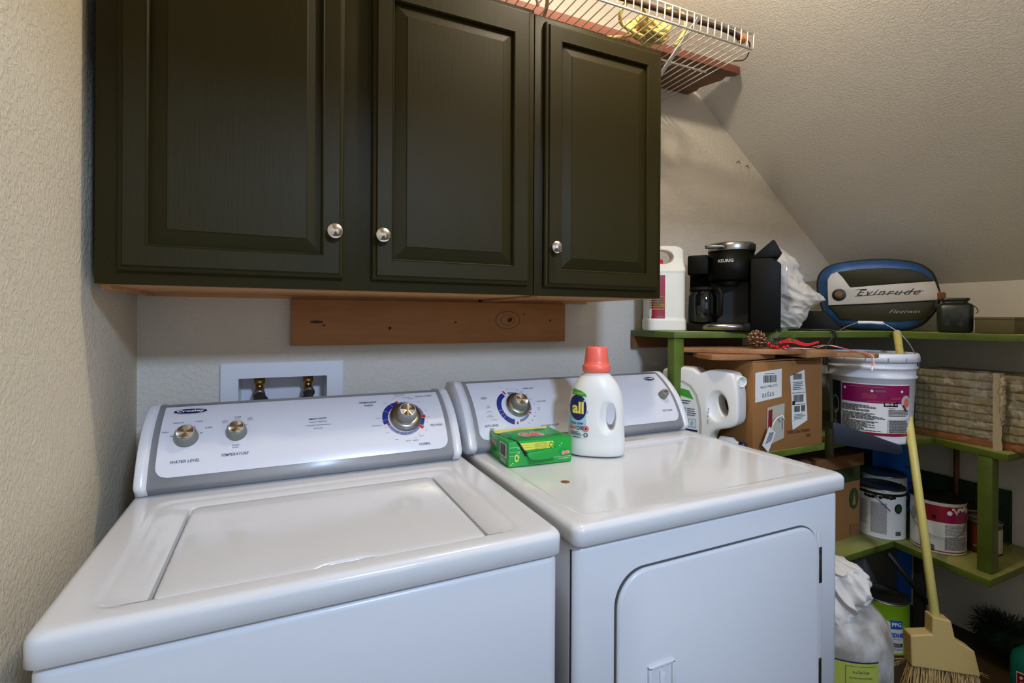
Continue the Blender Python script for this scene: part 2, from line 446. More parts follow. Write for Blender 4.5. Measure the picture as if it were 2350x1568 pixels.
# ------------------------------------------------------------------ washer and dryer
def loop3(pts, z): return [(p[0], p[1], z) for p in pts]
def appliance_body(x0, x1, yf, yb, zt, m='enamel_side'):
    b = MB(); r = .022
    L_ = [loop3(rrect(x0, yf, x1, yb, r), 0), loop3(rrect(x0, yf, x1, yb, r), zt - .010)]
    for k in (1, 2, 3):
        a = k / 3 * PI / 2; i = .010 * (1 - math.cos(a)); L_.append(loop3(rrect(x0 + i, yf + i, x1 - i, yb - i, max(r - i, .004)), zt - .010 + .010 * math.sin(a)))
    return b.loft(L_, m)
def appliance_top(x0, x1, yf, yb, z0, zt, inner, opening=None, m='enamel'):
    """slab with rounded lip; inner = recessed area, opening = hole for lid"""
    b = MB(); r = .020; R_ = .013
    L_ = [loop3(rrect(x0 + .006, yf + .006, x1 - .006, yb - .006, .016), z0), loop3(rrect(x0, yf, x1, yb, r), z0 + .004), loop3(rrect(x0, yf, x1, yb, r), zt - R_)]
    for k in (1, 2, 3, 4, 5):
        a = k / 5 * PI / 2; i = R_ * (1 - math.cos(a)); L_.append(loop3(rrect(x0 + i, yf + i, x1 - i, yb - i, r), zt - R_ + R_ * math.sin(a)))
    ix0, iy0, ix1, iy1, dep, wd = inner
    for t, dz in ((0, 0), (.25, .1), (.5, .5), (.75, .9), (1, 1)):
        L_.append(loop3(rrect(ix0 + wd * t, iy0 + wd * t, ix1 - wd * t, iy1 - wd * t, .03), zt - dep * dz))
    if opening:
        ox0, oy0, ox1, oy1 = opening
        L_.append(loop3(rrect(ox0, oy0, ox1, oy1, .012), zt - dep)); L_.append(loop3(rrect(ox0 + .001, oy0 + .001, ox1 - .001, oy1 - .001, .012), zt - dep - .003))
        L_.append(loop3(rrect(ox0 + .002, oy0 + .002, ox1 - .002, oy1 - .002, .012), zt - .03))
    return b.loft(L_, m)

# console face profile, s in 0..1
def prof(y0, y1, z0, z1):
    dy, dz = y1 - y0, z1 - z0; L_ = math.hypot(dy, dz); ny, nz = -dz / L_, dy / L_
    def P(s):
        b = .018 * math.sin(PI * min(max(s, 0), 1)) ** .9 if 0 < s < 1 else 0
        return (y0 + dy * s + ny * b, z0 + dz * s + nz * b)
    return P, L_
def console(root, x0, x1, y0, y1, z0, z1, zb, yb):
    P, L_ = prof(y0, y1, z0, z1)
    pr = [(y0 + .016, zb), (y0 + .010, zb + .005), (y0 + .0005, z0 - .015), (y0 - .0025, z0 - .011), (y0 - .0025, z0 - .006)] + [P(k / 16) for k in range(17)]
    pr += [(y1 + .008, z1 + .004), (y1 + .02, z1 + .004), (yb - .01, z1 - .004), (yb, z1 - .02), (yb, zb)]
    b = MB(); n = len(pr)
    b.loft([[(x, p[0], p[1]) for p in pr] for x in (x0 + .02, x1 - .02)], 'console_gray'); part('console', b, root, True)
    for sx, (a, c) in ((-1, (x0, x0 + .022)), (1, (x1 - .022, x1))):
        cy = sum(p[0] for p in pr) / n; cz = sum(p[1] for p in pr) / n
        def sc(k, dx): return [(dx, p[0] + (.0035 if False else 0) + (cy - p[0]) * k, p[1] + (cz - p[1]) * k if p[1] > zb + .001 else zb) for p in pr]
        e = [sc(-.035, c if sx < 0 else a), sc(-.035, (a + .008) if sx < 0 else (c - .008)), sc(-.01, (a + .002) if sx < 0 else (c - .002)), sc(.04, a if sx < 0 else c)]
        part('end_cap', MB().loft(e, 'cap_white'), root, True)
    # white face panel, 1.2 mm proud
    mp = lambda u, s_, h: face(u, s_, h)
    def face(u, v, h):
        s_ = v / L_; y, z = P(s_); e = 1e-3; a, b_ = P(min(s_ + e, .999)), P(max(s_ - e, .001)); t = Vector((0, a[0] - b_[0], a[1] - b_[1])).normalized()
        nrm = Vector((0, -t.z, t.y)); return (u, y + nrm.y * h, z + nrm.z * h)
    inset0, inset1 = x0 + .034, x1 - .034
    b = MB(); cols = 40; rows = 16; V = []; F = []; vb = .006; vt = L_ * .999
    # rounded lower corners
    def xr(v):
        r = .022; d = v - vb
        return 0 if d > r else r - math.sqrt(max(0, r * r - (r - d) ** 2))
    vv = [vb + .022 * k / 8 for k in range(9)] + [vb + .022 + (vt - vb - .022) * k / 14 for k in range(1, 15)]
    for v in vv:
        i = xr(v)
        for j in range(cols + 1):
            u = inset0 + i + (inset1 - inset0 - 2 * i) * j / cols; V.append(face(u, v, .0012))
    for a in range(len(vv) - 1):
        for j in range(cols): F.append([a * (cols + 1) + j, a * (cols + 1) + j + 1, (a + 1) * (cols + 1) + j + 1, (a + 1) * (cols + 1) + j])
    b.add(V, F, 'console_white', True)
    part('face_panel', b, root, True)
    return face, L_
def knob(root, face, u, v, r, h, dial=None, name='knob'):
    o = Vector(face(u, v, 0)); t = (Vector(face(u, v + .002, 0)) - Vector(face(u, v - .002, 0))).normalized(); nrm = Vector((0, -t.z, t.y))
    X = Matrix(((1, 0, 0), (0, t.y, t.z), (0, nrm.y, nrm.z))).transposed().to_4x4(); X = Matrix.Translation(o) @ X
    b = MB()
    b.lathe([(r, 0.001), (r * .98, h * .25), (r * .86, h * .85), (r * .80, h), (r * .70, h)], 'knob_gray', n=40, cap1=False)
    b.v = [tuple(X @ Vector(p)) for p in b.v]
    k = part(name, b, root, True)
    c = MB(); n = 64; rr = r * .70; V = [(0, 0, h)] + [(rr * math.cos(2 * PI * i / n), rr * math.sin(2 * PI * i / n), h + r * .085 * math.cos(4 * 2 * PI * i / n + .6)) for i in range(n)]
    c.add(V, [[0, 1 + i, 1 + (i + 1) % n] for i in range(n)], 'brushed', True)
    c.add([(r * .71 * math.cos(2 * PI * i / n) if q else rr * .97 * math.cos(2 * PI * i / n), (r * .71 if q else rr * .97) * math.sin(2 * PI * i / n), h + r * .09) for q in (0, 1) for i in range(n)],
          [[i, (i + 1) % n, n + (i + 1) % n, n + i] for i in range(n)], 'cap_white', True)
    c.v = [tuple(X @ Vector(p)) for p in c.v]
    part('knob_face', c, k, True, 'spun metal knob face')
    if dial:
        d = MB().lathe([(dial, .0015), (dial * .99, h * .30), (dial * .80, h * .42), (r * .9, h * .42)], 'steel', n=48); d.v = [tuple(X @ Vector(p)) for p in d.v]
        part('dial_skirt', d, root, True, 'polished metal dial skirt')

# washer
wr = thing('washing_machine', 'white top-loading washing machine against the left wall, closed lid and three console knobs', 'washing machine', (.09, 1.07, 0))
part('body', appliance_body(-.256, .441, .745, 1.41, .854), wr, True)
part('top_panel', appliance_top(-.260, .444, .736, 1.42, .858, .900, (-.212, .768, .388, 1.176, .004, .014), (-.1505, .7695, .3255, 1.126)), wr, True)
lid = MB(); lo = rrect(-.144, .7725, .319, 1.122, .014, 8)
lo2 = []
for x, y in lo: lo2.append((x, y))
def dens(L_):
    out = []
    for i in range(len(L_)):
        a, b = L_[i], L_[(i + 1) % len(L_)]; d = math.hypot(a[0] - b[0], a[1] - b[1]); k = max(1, int(d / .01))
        for j in range(k): out.append((a[0] + (b[0] - a[0]) * j / k, a[1] + (b[1] - a[1]) * j / k))
    return out
lo = dens(lo)
def notch(p, i):
    x, y = p; cx, cy = .0875, .947
    sx = (x - cx) / .2315; sy = (y - cy) / .175
    nx, ny = cx + sx * (.2315 - i), cy + sy * (.175 - i)
    if y < .78 and .05 < x < .145:
        e = min(1, (x - .05) / .015, (.145 - x) / .015); ny += .011 * e
    return nx, ny
LL = [[(*notch(p, .003), .872) for p in lo], [(*notch(p, 0), .878) for p in lo], [(*notch(p, 0), .892) for p in lo]]
for k in (1, 2, 3, 4):
    a = k / 4 * PI / 2; LL.append([(*notch(p, .006 * (1 - math.cos(a))), .892 + .006 * math.sin(a)) for p in lo])
LL.append([(*notch(p, .02), .8985) for p in lo])
part('lid', lid.loft(LL, 'enamel'), wr, True)
part('lid_well', MB().box(-.15, .775, .868, .324, 1.118, .8705, 'gap'), wr, True)
wface, WL = console(wr, -.254, .424, 1.203, 1.325, .930, 1.058, .9005, 1.41)
def vz(z, z0, z1, L_): return (z - z0) / (z1 - z0) * L_
def wv(z): return vz(z, .930, 1.058, WL)
knob(wr, wface, -.172, wv(.992), .0225, .024)
knob(wr, wface, -.079, wv(.994), .0205, .024)
knob(wr, wface, .292, wv(.997), .0265, .034, .039)
D = Decal(wface, .0003); D.h = .0016
cu, cv = .289, wv(.997)
def sector(D, cu, cv, segs, r0=.040, r1=.054):
    for a0, a1, m, q0, q1 in segs: D.ring(cu, cv, q0 or r0, q1 or r1, math.radians(a0), math.radians(a1), m)
sector(D, cu, cv, [(104, 122, 'blue_arc', 0, 0), (123, 152, 'blue_arc', 0, 0), (153, 183, 'blue_arc', 0, 0), (184, 197, 'blue_arc', 0, 0), (98, 104, 'red', .036, .056), (198, 205, 'red', .040, .046),
                   (60, 96, 'slate', 0, .051), (34, 59, 'slate', 0, .051), (5, 33, 'slate', 0, .051), (-5, 4, 'red', 0, 0), (-31, -6, 'blue_arc', 0, .051), (-41, -32, 'red', 0, 0),
                   (-68, -42, 'slate', .040, .047), (-88, -69, 'slate', .040, .047), (-112, -89, 'slate', .040, .047), (-150, -113, 'slate', .040, .047), (-164, -151, 'slate', .040, .047)])
part('dial_scale', D.mb, wr, True); D = Decal(wface, .0003); D.h = .0016
D.ell(-.172, wv(1.0445), .0325, .0085, 'navy'); D.up(2).ell(-.172, wv(1.0445), .0325, .0085, 'whiteink').up().ell(-.172, wv(1.0445), .0315, .0078, 'navy').up().text('Crosley', -.172, wv(1.0445), .0088, 'whiteink', w=.052, bold=.03)
part('emblem', D.mb, wr, True); D = Decal(wface, .0003)
D.h = .0018
for s_, u, z, h, w_, b_, sh in [('WATER LEVEL', -.170, .955, .0052, .052, .01, .25), ('TEMPERATURE', -.080, .9585, .0052, .052, .01, .25),
        ('MEDIUM', -.190, 1.0205, .0035, .020, 0, .2), ('LARGE', -.152, 1.021, .0035, .014, 0, .2), ('SMALL', -.211, 1.004, .0035, .013, 0, .2), ('SUPER', -.133, 1.007, .0035, .013, 0, .2),
        ('COLD', -.103, 1.018, .003, .011, .01, .2), ('COLD', -.103, 1.0145, .0026, .011, 0, .2), ('WARM', -.079, 1.0245, .003, .013, .01, 0), ('COLD', -.079, 1.021, .0026, .011, 0, 0),
        ('HOT', -.054, 1.0205, .003, .010, .01, .2), ('COLD', -.054, 1.017, .0026, .011, 0, .2), ('WASH', -.080, .9725, .0032, .014, .01, 0), ('RINSE', -.080, .9690, .0026, .012, 0, 0),
        ('HEAVY DUTY', .088, 1.0085, .0042, .040, .04, 0), ('Super Capacity', .088, 1.0020, .0042, .038, 0, 0), ('3 Speed Combinations', .088, .9955, .0042, .056, 0, 0), ('8 Cycle', .088, .989, .0042, .019, 0, 0),
        ('PERMANENT', .208, 1.0385, .0055, .042, .01, 0), ('PRESS', .208, 1.0305, .0055, .020, .01, 0), ('QUICK WASH', .352, 1.0465, .0052, .044, .005, 0), ('PRE-WASH', .3665, .977, .0052, .030, .005, 0),
        ('NORMAL', .331, .9450, .0056, .028, .01, .0), ('PULL TO START', .290, 1.0555, .0026, .027, 0, 0), ('PUSH TO STOP', .290, 1.0522, .0026, .027, 0, 0),
        ('REGULAR', .306, 1.0455, .0024, .018, 0, 0), ('4 LIGHT', .3155, 1.0415, .0024, .014, 0, 0), ('Spin', .274, 1.0455, .0022, .006, 0, 0), ('Rinse', .2495, 1.0325, .0022, .008, 0, 0), ('LIGHT 6', .2255, .9995, .0026, .014, 0, 0),
        ('REGULAR 10', .2195, .9850, .0026, .022, 0, 0), ('Spin', .2435, .970, .0022, .007, 0, 0), ('Rinse', .2635, .9570, .0022, .008, 0, 0), ('LIGHT 6', .291, .9530, .0026, .013, 0, 0), ('REGULAR', .3095, .9525, .0024, .015, 0, 0), ('10', .3095, .9565, .0024, .004, 0, 0),
        ('HEAVY', .325, .9590, .0024, .012, 0, 0), ('14', .319, .9625, .0024, .004, 0, 0), ('Rinse', .3345, 1.032, .0022, .008, 0, 0), ('Spin', .3475, 1.008, .0022, .006, 0, 0), ('6', .3445, .985, .0024, .002, 0, 0)]:
    D.text(s_, u, wv(z), h * 1.1, 'ink', w=w_, bold=b_, shear=sh)
for s_, u, z in (('OFF', .2855, 1.0478), ('OFF', .3505, .9945), ('OFF', .3385, .9685), ('OFF', .2405, .981)): D.text(s_, u, wv(z), .0022, 'red', w=.005)
for kx, kz, angs, r in ((-.172, .992, (168, 115, 62, 18), .026), (-.079, .994, (135, 90, 45), .0235)):
    for a in angs:
        a = math.radians(a); c_, s_ = math.cos(a), math.sin(a); q0, q1, t = r - .001, r + .004, .0006
        D.raw([(kx + q0 * c_ - t * s_, wv(kz) + q0 * s_ + t * c_), (kx + q1 * c_ - t * s_, wv(kz) + q1 * s_ + t * c_), (kx + q1 * c_ + t * s_, wv(kz) + q1 * s_ - t * c_), (kx + q0 * c_ + t * s_, wv(kz) + q0 * s_ - t * c_)], [[0, 1, 2, 3]], 'ink')
part('control_lettering', D.mb, wr, True)

# dryer
dr = thing('clothes_dryer', 'white front-loading clothes dryer to the right of the washing machine', 'dryer', (.84, 1.07, 0))
part('body', appliance_body(.474, 1.211, .752, 1.44, .856), dr, True)
part('side_seam', MB().box(.4728, .762, .0, .4745, .765, .85, 'gap'), dr, True)
part('top_panel', appliance_top(.467, 1.216, .736, 1.45, .861, .900, (.500, .775, 1.178, 1.185, .0022, .012)), dr, True)
lc = [(.80, 1.222), (.815, 1.163), (.84, 1.150), (1.10, 1.150), (1.135, 1.163), (1.16, 1.222)]
part('lint_cover', MB().prism(lc, 2, .8975, .9030, 'cap_white', bev=.001), dr, True)
part('lint_cover_pull', MB().prism([(.90, 1.205), (1.0, 1.205), (1.0, 1.185), (.90, 1.185)], 2, .9028, .9034, 'pale'), dr, True)
do = rrect(.562, .25, 1.124, .795, .065, 10)
part('door_gap', MB().prism([(x + (.0022 if x > .85 else -.0022), z + (.0022 if z > .5 else -.0022)) for x, z in do], 1, .7485, .7530, 'gapgray'), dr, True, 'dark gap around door')  # dark slab behind the door, coloured as the shade in its gap
ch = rrect(.60, .24, 1.141, .797, .072, 10)
db = MB(); LL = []
for k, (y, i) in enumerate(((.752, 0), (.7455, 0), (.7425, .0015), (.741, .005))):
    LL.append([(max(.562 + i, min(1.124 - i, x)) if True else x, y, z) for x, z in rrect(.562 + i, .25 + i, 1.124 - i, .795 - i, .065, 10)])
dd_ = part('door', db.loft(LL, 'enamel_side'), dr, True)
hp = MB()
for a, b_, c, d in ((.628, .55, .634, .612), (.684, .55, .690, .612), (.628, .607, .690, .613)): hp.box(a, .735, b_, c, .742, d, 'cap_white', .0015)
hp.box(.634, .7395, .55, .684, .7412, .607, 'enamel_side'); hp.prism([(.655, .55), (.668, .55), (.668, .590), (.655, .600)], 1, .7365, .740, 'cap_white', bev=.001)
part('door_handle', hp, dd_, True)
for z0 in (.655, .40):
    h_ = MB().box(1.1275, .7465, z0, 1.1395, .7500, z0 + .082, 'steel', .0008)
    for q in (.018, .044, .066): h_.box(1.1275, .7455, z0 + q, 1.1325, .748, z0 + q + .010, 'gap')
    part('hinge', h_, dr, True)
part('door_channel', MB().prism([(1.126, .28), (1.1415, .28), (1.1415, .745), (1.138, .765), (1.126, .780)], 1, .7490, .7525, 'enamel', bev=.001), dr, True)
part('panel_stain', Decal(plane_map((.58, .96, .8979), (1, 0, 0), (0, 1, 0), (0, 0, 1))).ell(0, 0, .010, .010, 'rust').mb, dr, True, 'small brown round mark on top')
dface, DL = console(dr, .452, 1.206, 1.232, 1.352, .930, 1.072, .9005, 1.44)
def dv(z): return vz(z, .930, 1.072, DL)
knob(dr, dface, .616, dv(1.002), .0255, .034, .036)
knob(dr, dface, 1.135, dv(.999), .0145, .024, None, 'start_button')
D = Decal(dface, .0003); D.h = .0016; cu, cv = .606, dv(1.0)
sector(D, cu, cv, [(118, 190, 'blue_arc', 0, 0), (191, 204, 'blue_arc', 0, 0), (205, 216, 'blue_arc', 0, 0), (217, 255, 'blue_arc', 0, 0), (107, 113, 'red', .046, .058), (262, 268, 'red', .045, .052), (-32, -26, 'red', .040, .050)] +
       [(a, a + 11.4, 'slate', 0, .050) for a in (-20, -8, 4, 16, 28, 40, 52, 64, 76, 88)] + [(a, a + 7.4, 'slate', 0, .047) for a in (-84, -76, -68, -60, -52, -44)])
part('dial_scale', D.mb, dr, True); D = Decal(dface, .0003); D.h = .0016
D.ell(1.127, dv(1.0535), .0215, .0090, 'navy').up().ell(1.127, dv(1.0535), .0207, .0084, 'whiteink').up().ell(1.127, dv(1.0535), .0200, .0079, 'navy').up().text('Crosley', 1.127, dv(1.0535), .0080, 'whiteink', w=.033, bold=.03)
part('emblem', D.mb, dr, True); D = Decal(dface, .0003)
D.h = .0018
for s_, u, z, h, w_, b_, sh in [('TIMED DRY', .669, 1.046, .0046, .036, .01, 0), ('AUTO-SENSE', .5235, .9620, .0056, .040, .01, 0), ('DRY', .5235, .9545, .0056, .013, .01, 0), ('NO HEAT/FLUFF', .700, .952, .0050, .058, .01, 0),
        ('WRINKLE', .5215, 1.0275, .0030, .018, 0, 0), ('PREVENT', .5215, 1.0240, .0030, .018, 0, 0), ('Cool', .5265, 1.005, .0028, .008, 0, 0), ('Down', .5265, 1.0015, .0028, .010, 0, 0), ('Less Dry', .5245, .9920, .0028, .016, 0, 0),
        ('Energy', .5255, .9845, .0028, .012, 0, 0), ('Preferred', .5255, .9810, .0028, .017, 0, 0), ('Very Dry', .534, .9735, .0028, .016, 0, 0), ('WRINKLE FREE', .693, 1.008, .0030, .030, 0, 0), ('Cool', .6775, .992, .0026, .008, 0, 0), ('Down', .6775, .9885, .0026, .009, 0, 0),
        ('PUSH TO START', 1.132, .9600, .0048, .040, .01, 0), ('80', .6035, 1.0475, .0028, .005, 0, 0), ('70', .617, 1.0470, .0028, .005, 0, 0), ('60', .632, 1.0435, .0028, .005, 0, 0), ('50', .6445, 1.037, .0028, .005, 0, 0), ('40', .6555, 1.028, .0028, .005, 0, 0),
        ('30', .662, 1.0155, .0028, .005, 0, 0), ('20', .6675, 1.003, .0028, .005, 0, 0), ('30', .658, .974, .0028, .005, 0, 0), ('20', .648, .966, .0028, .005, 0, 0), ('10', .637, .961, .0028, .005, 0, 0)]:
    D.text(s_, u, dv(z), h * 1.1, 'ink', w=w_, bold=b_, shear=sh)
for s_, u, z in (('OFF', .5865, 1.0525), ('OFF', .6635, .982), ('OFF', .604, .952)): D.text(s_, u, dv(z), .0022, 'red', w=.005)
part('control_lettering', D.mb, dr, True)

# ------------------------------------------------------------------ wall cabinets
def raised_door(x0, x1, z0, z1, px0, px1, pz0, pz1):
    """frame with sloped raised panel; y decreasing = toward camera"""
    yf = 1.128; b = MB(); R_ = lambda a, c, d, e, y: [(a, y, d), (c, y, d), (c, y, e), (a, y, e)]
    L_ = [R_(x0, x1, z0, z1, 1.1495), R_(x0, x1, z0, z1, yf + .010), R_(x0 + .003, x1 - .003, z0 + .003, z1 - .003, yf + .007), R_(x0 + .007, x1 - .007, z0 + .007, z1 - .007, yf + .006), R_(x0 + .010, x1 - .010, z0 + .010, z1 - .010, yf),
          R_(px0, px1, pz0, pz1, yf), R_(px0 + .0015, px1 - .0015, pz0 + .0015, pz1 - .0015, yf - .0008), R_(px0 + .004, px1 - .004, pz0 + .004, pz1 - .004, yf + .002), R_(px0 + .005, px1 - .005, pz0 + .005, pz1 - .005, yf + .010),
          R_(px0 + .032, px1 - .032, pz0 + .032, pz1 - .032, yf + .0025), R_(px0 + .034, px1 - .034, pz0 + .034, pz1 - .034, yf + .001)]
    b.loft(L_, 'cab_paint', smooth=False); return b
def cab(label, x0, x1, z1, doors):
    t = thing('wall_cabinet', label, 'cabinet', ((x0 + x1) / 2, 1.35, 1.32))
    c = MB().box(x0, 1.17, 1.327, x1, 1.548, z1, 'cab_paint')
    part('carcass', c, t, True)
    f = MB(); f.box(x0, 1.150, 1.320, x1, 1.170, z1, 'cab_paint', .0012); part('face_frame', f, t, True)
    u = MB().box(x0 + .004, 1.172, 1.319, x1 - .004, 1.546, 1.3265, 'cab_wood_raw')
    u.box(x0 + .004, 1.171, 1.312, x0 + .02, 1.546, 1.320, 'cab_wood_raw')
    part('bottom_panel', u, t, True, 'bare wood underside')
    nr = MB().box(x0 + .004, 1.530, 1.3115, x1 - .004, 1.548, 1.3195, 'cab_wood_raw'); part('nailing_rail', nr, t, True, 'bare wood rail along the wall')
    for (a, b_, c_, d, p, k) in doors:
        dd = part('door', raised_door(a, b_, c_, d, *p), t, True)
        kb = MB(); X = Matrix.Translation((k[0], 1.128, k[1])) @ Matrix.Rotation(PI / 2, 4, 'X')
        kb.lathe([(.006, -.001), (.005, .010), (.0075, .014), (.0155, .0165), (.0160, .0185), (.0150, .0200), (.0001, .0245)], 'chrome', n=40); kb.v = [tuple(X @ Vector(p)) for p in kb.v]
        part('knob', kb, dd, True, 'faceted chrome knob')
    return t
cab('dark olive wall cabinet with two raised panel doors over the washing machine', -.302, .5955, 2.052,
    [(-.266, .129, 1.344, 2.036, (-.222, .088, 1.390, 1.985), (.109, 1.441)), (.189, .578, 1.344, 2.036, (.230, .5325, 1.387, 1.972), (.2085, 1.440))])
cab('narrow dark olive wall cabinet with a single door, right end of the cabinet row', .5975, 1.0135, 2.042,
    [(.6215, .992, 1.342, 2.024, (.664, .950, 1.384, 1.980), (.6445, 1.4415))])
# ledger board
lb = thing('ledger_board', 'knotty stained pine board nailed to the wall under the cabinets', 'board', (.47, 1.53, 1.18))
part('plank', MB().box(.034, 1.511, 1.1805, .9095, 1.549, 1.3110, 'ledger_wood', .0015), lb, True)
kd = Decal(plane_map((.034, 1.511, 1.1805), (1, 0, 0), (0, 0, 1), (0, -1, 0)))
mat('knot', '#3a1c08', .7); mat('knotring', '#7a4a22', .6)
for u, v, r in ((.27, .048, .0045), (.475, .066, .0035), (.815, .072, .0035), (.715, .093, .0025)): kd.ell(u, v, r * 1.15, r, 'knot')
for r, m in ((.030, 'knotring'), (.027, 'ledger_wood'), (.018, 'knotring'), (.0155, 'ledger_wood')): kd.up().ell(.655, .073, r * 1.5, r, m)
kd.up().ell(.662, .074, .010, .007, 'knot', a=.5).ell(.066, .066, .017, .004, 'knot').ell(.085, .057, .004, .002, 'knot')
part('knots', kd.mb, lb, True, 'dark knots and nail holes')

# ------------------------------------------------------------------ washer outlet box and hoses
ob = thing('washer_outlet_box', 'white recessed washer outlet box with two brass valves in the wall', 'outlet box', (.02, 1.55, 1.0))
fr = MB()
def ringxz(x0, z0, x1, z1, r, y): return [(p[0], y, p[1]) for p in rrect(x0, z0, x1, z1, r, 4)]
fr.loft([ringxz(-.138, .90, .177, 1.136, .006, 1.550), ringxz(-.138, .90, .177, 1.136, .006, 1.544), ringxz(-.135, .903, .174, 1.133, .006, 1.541), ringxz(-.094, .955, .131, 1.0925, .003, 1.541),
         ringxz(-.094, .955, .131, 1.0925, .003, 1.560), ringxz(-.092, .957, .129, 1.0905, .003, 1.63)], 'cap_white', cap0=False, smooth=False)
part('frame', fr, ob, True)
for x, m in ((-.044, 'red'), (.083, 'blue_arc')):
    v = MB().lathe([(.013, 1.070), (.014, 1.074), (.014, 1.0895)], 'brass', c=(x, 1.585, 0), n=12).lathe([(.010, 1.045), (.010, 1.075)], 'brass', c=(x, 1.585, 0), n=16)
    v.tube([(x, 1.590, 1.055), (x, 1.562, 1.050), (x, 1.548, 1.048)], .0125, 'brass', 12); v.tube([(x, 1.548, 1.048), (x, 1.540, 1.046)], .0155, 'steel', 16)
    vv = part('valve', v, ob, True); part('valve_handle', MB().box(x - .016, 1.560, 1.018, x + .012, 1.580, 1.032, m, .002), vv, True, 'red valve handle' if m == 'red' else 'blue valve handle')
for x, dx, l in ((-.044, .05, 'dark rubber hose from the left brass valve behind the washer'), (.083, .0, 'dark rubber hose from the right brass valve behind the washer')):
    solo('water_hose', MB().tube(spline([(x, 1.541, 1.046), (x + dx * .25, 1.515, 1.036), (x + dx * .6, 1.492, 1.005), (x + dx, 1.480, .93), (x + dx, 1.478, .80)]), .0105, 'hose', 12), l, 'hose', (x, 1.5, 1.0), W_=True, group='washer supply hoses')

# ------------------------------------------------------------------ wooden shelf and wire shelf above the cabinets
ws = thing('wooden_shelf', 'old brown wooden shelf board with a shaped end on the wall above the cabinets', 'shelf', (.6, 1.44, 2.18))
pl = [(-.31, 1.548), (-.31, 1.338), (1.545, 1.338), (1.548, 1.355), (1.520, 1.372), (1.528, 1.400), (1.512, 1.440), (1.498, 1.480), (1.508, 1.505), (1.500, 1.548)]
part('board', MB().prism(pl, 2, 2.168, 2.192, 'dark_board', bev=.002), ws, True)
mat('redwood', '#7a4636', .7)
part('edge_strip', MB().box(-.31, 1.331, 2.166, 1.545, 1.3385, 2.194, 'redwood', .001), ws, True, 'reddish front edge strip')
zs_ = 2.100; yl = 1.105; xe = 1.335
wsh = thing('wire_shelf', 'white wire shelf with a raised front lip mounted above the wall cabinets', 'shelf', (.6, 1.3, zs_))
def rod(name, pts, r, parent=wsh, m='wirewhite'): return part(name, MB().tube(pts, r, m, 8), parent, True)
rod('front_rod', [(-.31, yl, zs_), (xe, yl, zs_)], .0032); rod('lip_rod', [(-.31, yl - .004, zs_ + .046), (xe, yl - .004, zs_ + .046)], .0040)
rod('middle_rod', [(-.31, 1.268, zs_ - .004), (1.31, 1.268, zs_ - .004)], .0032); rod('rear_rod', [(-.31, 1.535, zs_ - .004), (1.31, 1.535, zs_ - .004)], .0032)
n = 0; x = xe
while x > -.30:
    rod('wire', [(x, 1.545, zs_), (x, yl + .004, zs_), (x, yl - .0045, zs_ + .004), (x, yl - .0060, zs_ + .0475), (x, yl, zs_ + .050)] if False else [(x, 1.540, zs_), (x, yl + .001, zs_), (x, yl - .004, zs_ + .003), (x, yl - .0065, zs_ + .046)], .0017)
    x -= .0272; n += 1
for bx in (1.115, .30):
    b = MB(); b.add([(bx - .001, yl, zs_ + .05), (bx + .011, yl, zs_ + .05), (bx + .011, 1.548, zs_ - .215), (bx - .001, 1.548, zs_ - .215), (bx - .001, yl + .004, zs_ + .050), (bx + .011, yl + .004, zs_ + .050), (bx + .011, 1.548, zs_ - .200), (bx - .001, 1.548, zs_ - .200)],
        [[0, 1, 2, 3], [4, 5, 6, 7], [0, 1, 5, 4], [3, 2, 6, 7], [0, 3, 7, 4], [1, 2, 6, 5]], 'wirewhite')
    part('support_bracket', b, wsh, True)
R = random.Random(4)
def ropepath(pts, k=8): return spline(pts, k)
rp = MB(); pts = []
for q in range(17):
    cx0, cy0, cz0 = 1.040 + R.uniform(-.022, .030), 1.225 + R.uniform(-.030, .035), 2.152 + R.uniform(-.010, .012); ra, rb2 = R.uniform(.028, .060), R.uniform(.026, .036); tl = R.uniform(-.5, .6); sw = R.uniform(-.4, .4)
    for i in range(9):
        a = 2 * PI * i / 9 + q; u_ = math.cos(a) * ra; v_ = math.sin(a) * rb2
        pts.append(Vector((cx0 + u_ * math.cos(tl) - v_ * math.sin(tl) * .4, cy0 + u_ * math.sin(sw) + v_ * .5, max(2.110, cz0 + v_ * math.cos(tl) + u_ * math.sin(tl) * .6))))
rp.tube(spline(pts, 4), .0056, 'rope_y', 6)
rp.tube(spline([(1.0, 1.19, 2.150), (.95, 1.165, 2.168), (.905, 1.16, 2.165), (.885, 1.17, 2.140), (.90, 1.19, 2.118), (.95, 1.20, 2.110), (1.0, 1.21, 2.112)], 8), .0055, 'rope_y', 8)
rp.tube(spline([(.99, 1.22, 2.125), (.93, 1.24, 2.109), (.87, 1.27, 2.108), (.83, 1.30, 2.108)], 8), .0055, 'rope_y', 8)
rp.tube(spline([(1.06, 1.20, 2.19), (1.09, 1.19, 2.212), (1.13, 1.19, 2.205), (1.15, 1.20, 2.165), (1.13, 1.22, 2.12)], 8), .0055, 'rope_y', 8)
solo('rope_coil', rp, 'tangled coil of yellow rope lying on the white wire shelf', 'rope', (1.03, 1.23, 2.11), W_=True)
wh = thing('braided_cane', 'dark braided leather cane with copper wire binding lying along the wire shelf lip', 'cane', (1.15, 1.15, 2.15))
pth = spline([(.80, 1.160, 2.165), (.95, 1.152, 2.163), (1.10, 1.148, 2.162), (1.22, 1.146, 2.166), (1.29, 1.145, 2.163), (1.325, 1.143, 2.155)], 8)
bd = MB().tube(pth, .0075, 'darkrope', 8)
for i, p in enumerate(pth[::1]): bd.ball((p.x, p.y, p.z), .0088, 'darkrope', 1, (.7, 1, 1))
part('shaft', bd, wh, True)
